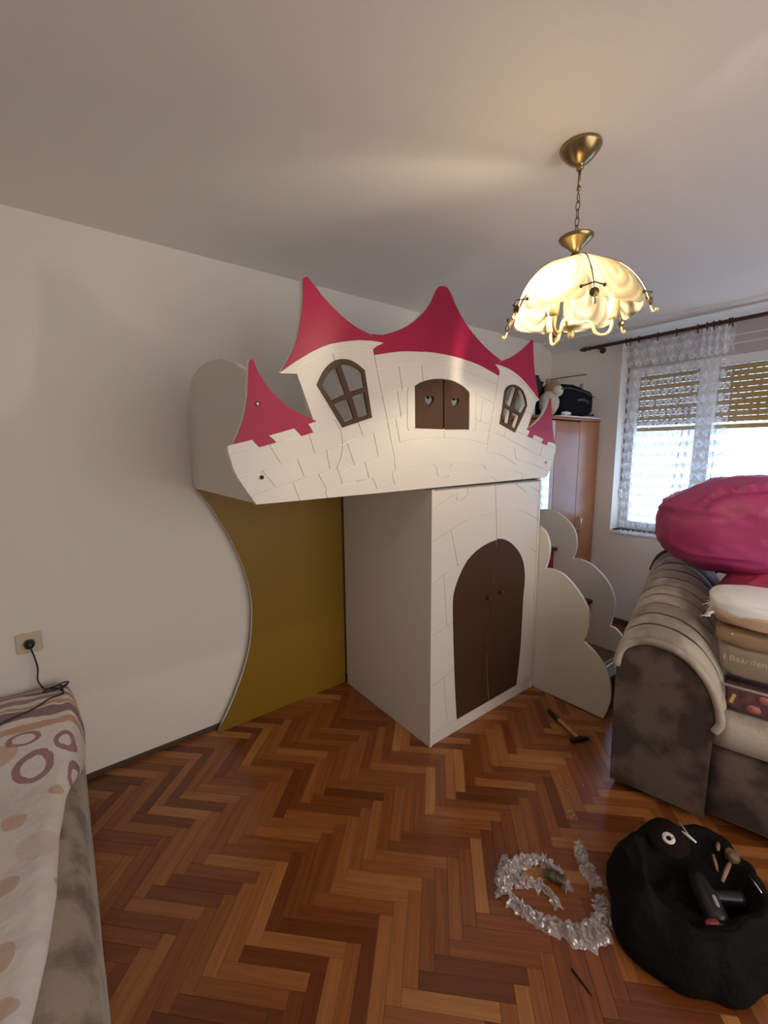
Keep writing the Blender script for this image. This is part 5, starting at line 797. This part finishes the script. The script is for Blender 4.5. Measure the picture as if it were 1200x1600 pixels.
def ell(cx_, cy_, rx, ry, inner=None, c=MAU, k=.85):
    global col
    r_ = math_node(m, 'SQRT', math_node(m, 'ADD', math_node(m, 'POWER', math_node(m, 'DIVIDE', math_node(m, 'SUBTRACT', X_, cx_), rx), 2.0), math_node(m, 'POWER', math_node(m, 'DIVIDE', math_node(m, 'SUBTRACT', Y_, cy_), ry), 2.0)))
    f = math_node(m, 'LESS_THAN', r_, 1.0)
    if inner: f = math_node(m, 'MULTIPLY', f, math_node(m, 'GREATER_THAN', r_, inner))
    col = over(col, math_node(m, 'MULTIPLY', f, k), c)
ell(-.172, 1.835, .062, .068, .62); ell(-.195, 1.985, .058, .034, .66); ell(-.072, 1.915, .036, .050, .55); ell(-.050, 1.775, .022, .065, .5)
for cx_, cy_, r_ in ((-.255, 1.94, .04), (-.105, 1.70, .022), (-.215, 1.60, .033), (-.21, 1.375, .03), (-.085, 1.345, .02), (-.205, 1.165, .028), (-.185, 1.055, .026), (-.33, 1.75, .04), (-.36, 1.45, .05), (-.34, 1.2, .04), (-.42, 1.0, .05), (-.30, .86, .04), (-.5, 1.3, .05), (-.5, 1.7, .05), (-.62, 1.5, .06), (-.7, 1.1, .05)):
    ell(cx_, cy_, r_, r_*1.1, None, ORA, .55)
ell(-.15, 1.47, .05, .055, None, (.55,.45,.36), .45)
lk(m, col, b.inputs['Base Color'])
b2 = nd(m, 'ShaderNodeBump'); b2.inputs['Strength'].default_value = .3; b2.inputs['Distance'].default_value = .02
nz2 = nd(m, 'ShaderNodeTexNoise'); nz2.inputs['Scale'].default_value = 28; lk(m, tcn.outputs['Object'], nz2.inputs['Vector']); lk(m, nz2.outputs['Fac'], b2.inputs['Height']); lk(m, b2.outputs[0], b.inputs['Normal'])
EDG = [(2.335, -.055), (2.25, -.028), (2.12, -.016), (2.0, -.020), (1.9, -.034), (1.8, -.052), (1.68, -.085), (1.5, -.105), (1.3, -.112), (1.14, -.130), (1.0, -.155), (.8, -.17), (.5, -.18), (0, -.2)]
def edge(y):
    for (a, xa), (b_, xb) in zip(EDG[:-1], EDG[1:]):
        if b_ <= y <= a: return lerp(xa, xb, (a-y)/(a-b_))
    return -.2
def dtop(x, y):
    t = max(0, min(1, (y-1.72)/.5)); t = t*t*(3-2*t)
    z_ = .438 + .105*t + .012*noise.noise(Vector((x*4, y*4, 0))) + .006*noise.noise(Vector((x*14, y*14, 3)))
    if y > 2.26: z_ -= (y-2.26)*.25
    return z_
def duv(u, v):
    y = lerp(2.325, .35, v); e_ = edge(y)
    if u < .75:
        x = lerp(-.95, e_-.045, u/.75); z_ = dtop(x, y)
    else:
        t = (u-.75)/.25; a = t*PI*.5
        zt = dtop(e_-.045, y); zb2 = .395 if y < 1.75 else lerp(.395, .30, min(1, (y-1.75)/.2))
        x = e_ - .045 + .045*math.sin(a) - (.012*max(0, t-.8)*5); z_ = zt - (zt-zb2)*(1-math.cos(a))
    return (x, y, z_)
dv = grid('duvet', 70, 120, duv, DUV, None, thick=.012)
tag(dv, 'white duvet printed with mauve stripes, rings and orange dots on the couch', 'duvet')

# ---- wall socket, plug and cable
so = thing('wall_socket', 'cream wall socket with plug above the duvet', 'socket', (-.161, YB, .745))
CREAM = mat('cream_plastic', (.62,.54,.42), .4)
box('cover_plate', (-.215, YB-.012, .70), (-.125, YB, .79), CREAM, so, .006)
lathe('socket_ring', [(0, .002), (.019, .002), (.024, .006), (.026, 0)], (-.168, YB-.012, .745), CREAM, so, 24, (0, -1, 0))
pc = thing('power_cable', 'black plug with thin cable trailing over the duvet', 'cable', (-.165, YB-.02, .745))
lathe('plug', [(0, .034), (.010, .033), (.017, .026), (.019, .012), (.019, 0), (0, 0)], (-.168, YB-.018, .745), BLACKP, pc, 20, (0, -1, 0))
cp = [(-.166, 2.305, .735), (-.157, 2.302, .69), (-.151, 2.305, .63), (-.156, 2.30, .585)]
cp2 = [(-.140, 2.285), (-.118, 2.258), (-.085, 2.225), (-.070, 2.19), (-.075, 2.168), (-.116, 2.152), (-.16, 2.125), (-.20, 2.103), (-.24, 2.092), (-.275, 2.082), (-.34, 2.05)]
cp += [(x, y, dtop(x, y) + .012) for x, y in cp2]
tube('cord', smooth_path(cp, 5), .0032, BLACKP, pc, 7)
lp_ = []
for k in range(40):
    a = 2*PI*k/20; x = -.095 + .034*math.cos(a) * (1 if k < 20 else .8) + (.018 if k >= 20 else -.012); y = 2.228 + .022*math.sin(a*1.0 + (0 if k < 20 else .4))
    lp_.append((x, y, dtop(x, y) + .016 + .003*(k // 20)))
tube('cord_bundle', lp_, .0030, BLACKP, pc, 7)

# ================================================================== ON THE FLOOR
# hammer
ham = thing('hammer', 'small hammer with black-gripped wooden handle on the parquet', 'hammer', (2.10, 1.05, 0))
h0, h1 = Vector((2.092, .998, .016)), Vector((2.198, 1.240, .014))
hd = (h1-h0).normalized()
def taper(name, a, b_, r0, r1, m, parent, seg=12, n=6, bulge=0):
    P = [a.lerp(b_, i/n) for i in range(n+1)]; R_ = [lerp(r0, r1, i/n) + bulge*math.sin(PI*i/n) for i in range(n+1)]
    return tube(name, P, R_, m, parent, seg)
taper('handle', h0, h0.lerp(h1, .66), .0085, .0125, mat('handle_wood', (.56,.30,.10), .45, vary=(30,(.45,.22,.07),.4,.6)), ham, bulge=.001)
taper('grip', h0.lerp(h1, .64), h1, .014, .013, BLACKP, ham)
HS = mat('hammer_steel', (.06,.045,.035), .45, metal=.7)
hn = Vector((hd.y, -hd.x, 0))
bm = bmesh.new()
rows = []
for t, w, hgt in ((-.048, .013, .013), (-.03, .013, .013), (-.024, .011, .011), (.012, .012, .012), (.02, .011, .011), (.05, .013, .004), (.056, .013, .002)):
    c_ = Vector((h0.x, h0.y, .0145)) + hn*t
    rows.append([bm.verts.new(c_ + hd*(w*sx_) + Vector((0, 0, hgt*sz_))) for sx_, sz_ in ((-1,-.7),(-.7,-1),(.7,-1),(1,-.7),(1,.7),(.7,1),(-.7,1),(-1,.7))])
for A, B in zip(rows[:-1], rows[1:]):
    for k in range(8): bm.faces.new((A[k], A[(k+1) % 8], B[(k+1) % 8], B[k]))
bm.faces.new(rows[0]); bm.faces.new(list(reversed(rows[-1])))
link('head', fin(bm, 'head'), HS, ham)
# silver tool on the lowest tread
lv = thing('metal_ruler', 'silver metal ruler lying on the lowest stair tread', 'ruler', (2.69, 1.122, .2))
bm = bmesh.new(); add_box(bm, (2.60, 1.105, .2005), (2.78, 1.14, .206), .001); link('blade', fin(bm, 'blade'), CHROME, lv)
box('black_stripe', (2.61, 1.118, .206), (2.77, 1.127, .2066), BLACKP, lv)
# loose screws and a dark pin
scr = thing('screw', 'bright screw on parquet, farthest of those left of the sofa', 'screw', (0, 0, 0), 'loose screws on the floor')
lathe('head', [(0, 0), (.004, .0005), (.0045, .002), (.002, .004), (0, .004)], (0, 0, .0055), CHROME, scr, 12, (1, 0, 0)); tube('shank', [(.003, 0, .0055), (.022, 0, .003)], [.002, .0005], CHROME, scr, 8)
spots = (((1.805, .828), .4, 'bright screw on parquet, nearest to the sofa'), ((1.723, .855), 1.2, 'bright screw on parquet, nearest to the wardrobe'), ((1.634, .792), 2.6, 'upper of two bright screws close together on parquet'), ((1.618, .772), 2.9, 'lower of two bright screws close together on parquet'))
for k, ((x, y), r_, lab) in enumerate(spots):
    o = scr if k == 0 else copy_tree(scr)
    o.location = (x, y, 0); o.rotation_euler.z = r_; o['label'] = lab
pin = tube('steel_pin', [(1.092, .499, .004), (1.085, .462, .004), (1.079, .430, .004)], .0028, mat('dark_steel', (.03,.02,.015), .4, metal=.5)); tag(pin, 'thin dark pin lying on parquet in the foreground', 'pin')

# crumpled plastic film
FILM = bpy.data.materials.new('film'); FILM.use_nodes = True
m = FILM; n = m.node_tree.nodes; n.remove(n['Principled BSDF'])
f1 = nd(m, 'ShaderNodeBsdfTransparent'); f2 = nd(m, 'ShaderNodeBsdfGlossy'); f2.inputs['Roughness'].default_value = .14; f3 = nd(m, 'ShaderNodeBsdfDiffuse'); f3.inputs[0].default_value = (.85,.83,.86,1)
fb = nd(m, 'ShaderNodeBump'); fb.inputs['Strength'].default_value = .9; fb.inputs['Distance'].default_value = .01; ft = nd(m, 'ShaderNodeTexVoronoi'); ft.inputs['Scale'].default_value = 55; ftc = nd(m, 'ShaderNodeTexCoord')
lk(m, ftc.outputs['Object'], ft.inputs['Vector']); lk(m, ft.outputs['Distance'], fb.inputs['Height']); lk(m, fb.outputs[0], f2.inputs['Normal'])
g1 = nd(m, 'ShaderNodeMixShader'); g1.inputs[0].default_value = .5; lk(m, f2.outputs[0], g1.inputs[1]); lk(m, f3.outputs[0], g1.inputs[2])
g2 = nd(m, 'ShaderNodeMixShader'); g2.inputs[0].default_value = .48; lk(m, f1.outputs[0], g2.inputs[1]); lk(m, g1.outputs[0], g2.inputs[2]); lk(m, g2.outputs[0], n['Material Output'].inputs['Surface'])
film = thing('plastic_film', 'crumpled clear plastic film lying beside the black tool bag', 'plastic film', (1.27, .65, 0))
def ribbon(name, path, w, seed, n=5, hgt=.03):
    P = smooth_path([(x, y, 0) for x, y in path], n); bm = bmesh.new(); rows = []; K = 13
    for i, p in enumerate(P):
        t = (P[min(i+1, len(P)-1)] - P[max(i-1, 0)]).normalized(); s_ = Vector((t.y, -t.x, 0)); r = []
        wi = w[0] + (w[1]-w[0])*i/(len(P)-1)
        wi *= .8 + .5*noise.noise(Vector((i*.22, seed, 0)))
        for k in range(K):
            a = k/(K-1)*2 - 1
            q = p + s_*(a*wi) + Vector((0, 0, hgt*(1-a*a)*(.6 + .8*noise.noise(Vector((i*.5, a*2, seed))))))
            q += Vector((noise.noise(q*60 + Vector((seed, 0, 0))), noise.noise(q*60 + Vector((0, seed, 9))), noise.noise(q*55 + Vector((3, 3, seed)))))*.012
            q.z = max(.0025, q.z + .004); r.append(bm.verts.new(q))
        rows.append(r)
    for A, B in zip(rows[:-1], rows[1:]):
        for k in range(K-1): bm.faces.new((A[k], A[k+1], B[k+1], B[k]))
    return link(name, fin(bm, name, False, recalc=False), FILM, film)
ribbon('fold', [(1.107, .735), (1.112, .70), (1.123, .657), (1.147, .602), (1.183, .545), (1.225, .505), (1.275, .500)], (.022, .055), 1, 12)
ribbon('fold', [(1.28, .49), (1.33, .515), (1.37, .535)], (.045, .03), 2, 14)
ribbon('fold', [(1.385, .555), (1.42, .60), (1.45, .645), (1.495, .690)], (.035, .028), 3, 14)
ribbon('fold', [(1.10, .745), (1.145, .785), (1.20, .797), (1.262, .788), (1.315, .752), (1.330, .70), (1.318, .655), (1.292, .615)], (.045, .016), 4, 12, .04)
ribbon('fold', [(1.235, .843), (1.20, .838), (1.17, .815), (1.145, .79)], (.008, .012), 5, 12, .015)
ribbon('fold', [(1.175, .76), (1.21, .735), (1.235, .70), (1.24, .655), (1.215, .61)], (.030, .020), 6, 12, .02)
pk = blob('hardware_packet', (1.30, .672, .020), (.042, .020, .012), mat('packet_olive', (.10,.085,.03), .4, vary=(60,(.02,.02,.02),.45,.55)), None, .15, 3, 18, -1.1, .7, 3); tag(pk, 'small olive hardware packet half wrapped in plastic film', 'packet')

# open black tool bag
tbg = thing('tool_bag', 'open black fabric tool bag full of tools on the parquet', 'tool bag', (1.57, .33, 0))
BC = Vector((1.575, .325, 0))
BAGM = mat('tool_bag_black', (.0055,.006,.0055), .8, bump=(70,.4), spec=.15)
TOC = math.atan2(-.325, -1.575)
def rad(th):
    T_ = ((0, .265), (40, .25), (84, .245), (128, .27), (160, .325), (188, .315), (209, .27), (243, .24), (300, .245), (360, .265)); a = math.degrees(th) % 360
    for (a0, r0), (a1, r1) in zip(T_[:-1], T_[1:]):
        if a0 <= a <= a1:
            t = (a-a0)/(a1-a0); t = t*t*(3-2*t); return lerp(r0, r1, t) + .006*math.sin(7*th)
BP = [(0, .075), (.2, .075), (.35, .080), (.47, .095), (.56, .125), (.63, .148), (.70, .152), (.78, .135), (.88, .105), (.96, .065), (1.0, .03), (.98, .004), (.85, .002)]
FOLDS = [((1.34, .42), (1.50, .12), .05, .022), ((1.42, .53), (1.58, .56), .05, .03), ((1.66, .50), (1.80, .38), .045, .02)]
def ridge(x, y):
    h = 0
    for (ax_, ay_), (bx, by), w, k in FOLDS:
        dx, dy = bx-ax_, by-ay_; t = max(0, min(1, ((x-ax_)*dx + (y-ay_)*dy)/(dx*dx+dy*dy)))
        px, py = ax_ + dx*t - dy*.18*math.sin(t*PI), ay_ + dy*t + dx*.18*math.sin(t*PI)
        h = max(h, k*math.exp(-((x-px)**2 + (y-py)**2)/(w*w)))
    return h
def bagp(u, v):
    th = 2*PI*u; x = v*(len(BP)-1); i = min(int(x), len(BP)-2); f = x-i
    k, z_ = lerp(BP[i][0], BP[i+1][0], f), lerp(BP[i][1], BP[i+1][1], f)
    r_ = rad(th)*k; q = BC + Vector((math.cos(th)*r_, math.sin(th)*r_, z_))
    a = noise.noise(q*7 + Vector((2, 5, 1)))*.045 + (1-abs(noise.noise(q*13))*2)*.014
    wgt = min(1, z_/.07)
    q.z = max(.002, q.z + a*wgt + ridge(q.x, q.y)*wgt); q.x += a*.6*wgt; q.y -= a*.4*wgt; return q
grid('bag_body', 120, 66, bagp, BAGM, tbg)
# things in the bag
gd = thing('grinding_disc', 'dark grinding disc with white hub ring on the tool bag', 'disc', (1.60, .43, .17), 'tools in the black bag')
ax = (-.35, -.05, .9)
lathe('disc', [(.012, .002), (.062, .002), (.0625, 0), (.062, -.002), (.012, -.002)], (1.605, .425, .185), mat('abrasive_brown', (.014,.009,.008), .85, spec=.1, bump=(300,.4)), gd, 36, ax)
lathe('hub_ring', [(.009, .0035), (.020, .0035), (.0205, 0), (.009, -.001)], (1.605, .425, .185), mat('hub_white', (.75,.74,.70), .5, vary=(90,(.3,.3,.3),.55,.6)), gd, 24, ax)
def stick(name, label, cat, a, b_, r_, m, group='tools in the black bag'):
    a, b_ = Vector(a), Vector(b_)
    o = tube(name, [a, a.lerp(b_, .5) + Vector((0, 0, .003)), b_], [r_, r_*1.1, r_*.8], m, None, 8); return tag(o, label, cat, group)
WHP = mat('white_plastic', (.75,.74,.68), .5); BRS = mat('brass_wood', (.30,.18,.11), .5)
stick('cable_tie', 'short white stick beside the grinding disc', 'stick', (1.655, .405, .20), (1.645, .355, .20), .0045, WHP)
stick('wire', 'thin pale wire standing up behind the white stick', 'wire', (1.72, .43, .175), (1.665, .385, .195), .003, mat('pale_wire', (.42,.40,.33), .5))
stick('chisel', 'upright light wooden stick at the back of the tool bag', 'stick', (1.745, .315, .165), (1.70, .305, .175), .0055, BRS)
stick('screwdriver', 'left of two slanted brown sticks in the tool bag', 'stick', (1.665, .31, .175), (1.62, .285, .165), .005, BRS)
stick('screwdriver', 'right of two slanted brown sticks in the tool bag', 'stick', (1.665, .265, .18), (1.59, .265, .165), .006, BRS)
stick('steel_rod', 'thin bright steel rod at right edge of the tool bag', 'rod', (1.665, .215, .18), (1.625, .175, .18), .003, CHROME)
tp = blob('tape_roll', (1.745, .275, .150), (.028, .020, .018), mat('tape_brown', (.16,.10,.06), .6), None, .2, 3, 12, .5, .6, 2); tag(tp, 'brown lump of tape at the back of the tool bag', 'tape', 'tools in the black bag')
dr_ = thing('power_drill', 'dark grey power tool lying in the tool bag', 'power tool', (1.50, .31, .13), 'tools in the black bag')
TG = mat('tool_grey', (.022,.024,.022), .3)
taper('motor_housing', Vector((1.60, .335, .112)), Vector((1.47, .235, .118)), .026, .032, TG, dr_, 20, 8, .006)
taper('chuck', Vector((1.47, .235, .118)), Vector((1.43, .205, .120)), .024, .014, BLACKP, dr_, 16)
taper('grip', Vector((1.545, .295, .115)), Vector((1.62, .215, .120)), .020, .023, BLACKP, dr_, 16)
blob('label', (1.515, .262, .151), (.020, .006, .003), mat('tool_label', (.38,.34,.42), .3), dr_, 0, 1, 10, .6, .6)
cl_ = blob('red_clamp', (1.44, .25, .140), (.022, .010, .010), mat('red_plastic', (.22,.03,.04), .4), None, .15, 3, 14, -.6, .7, 1); tag(cl_, 'small dark red plastic piece at the front of tool bag', 'clamp', 'tools in the black bag')
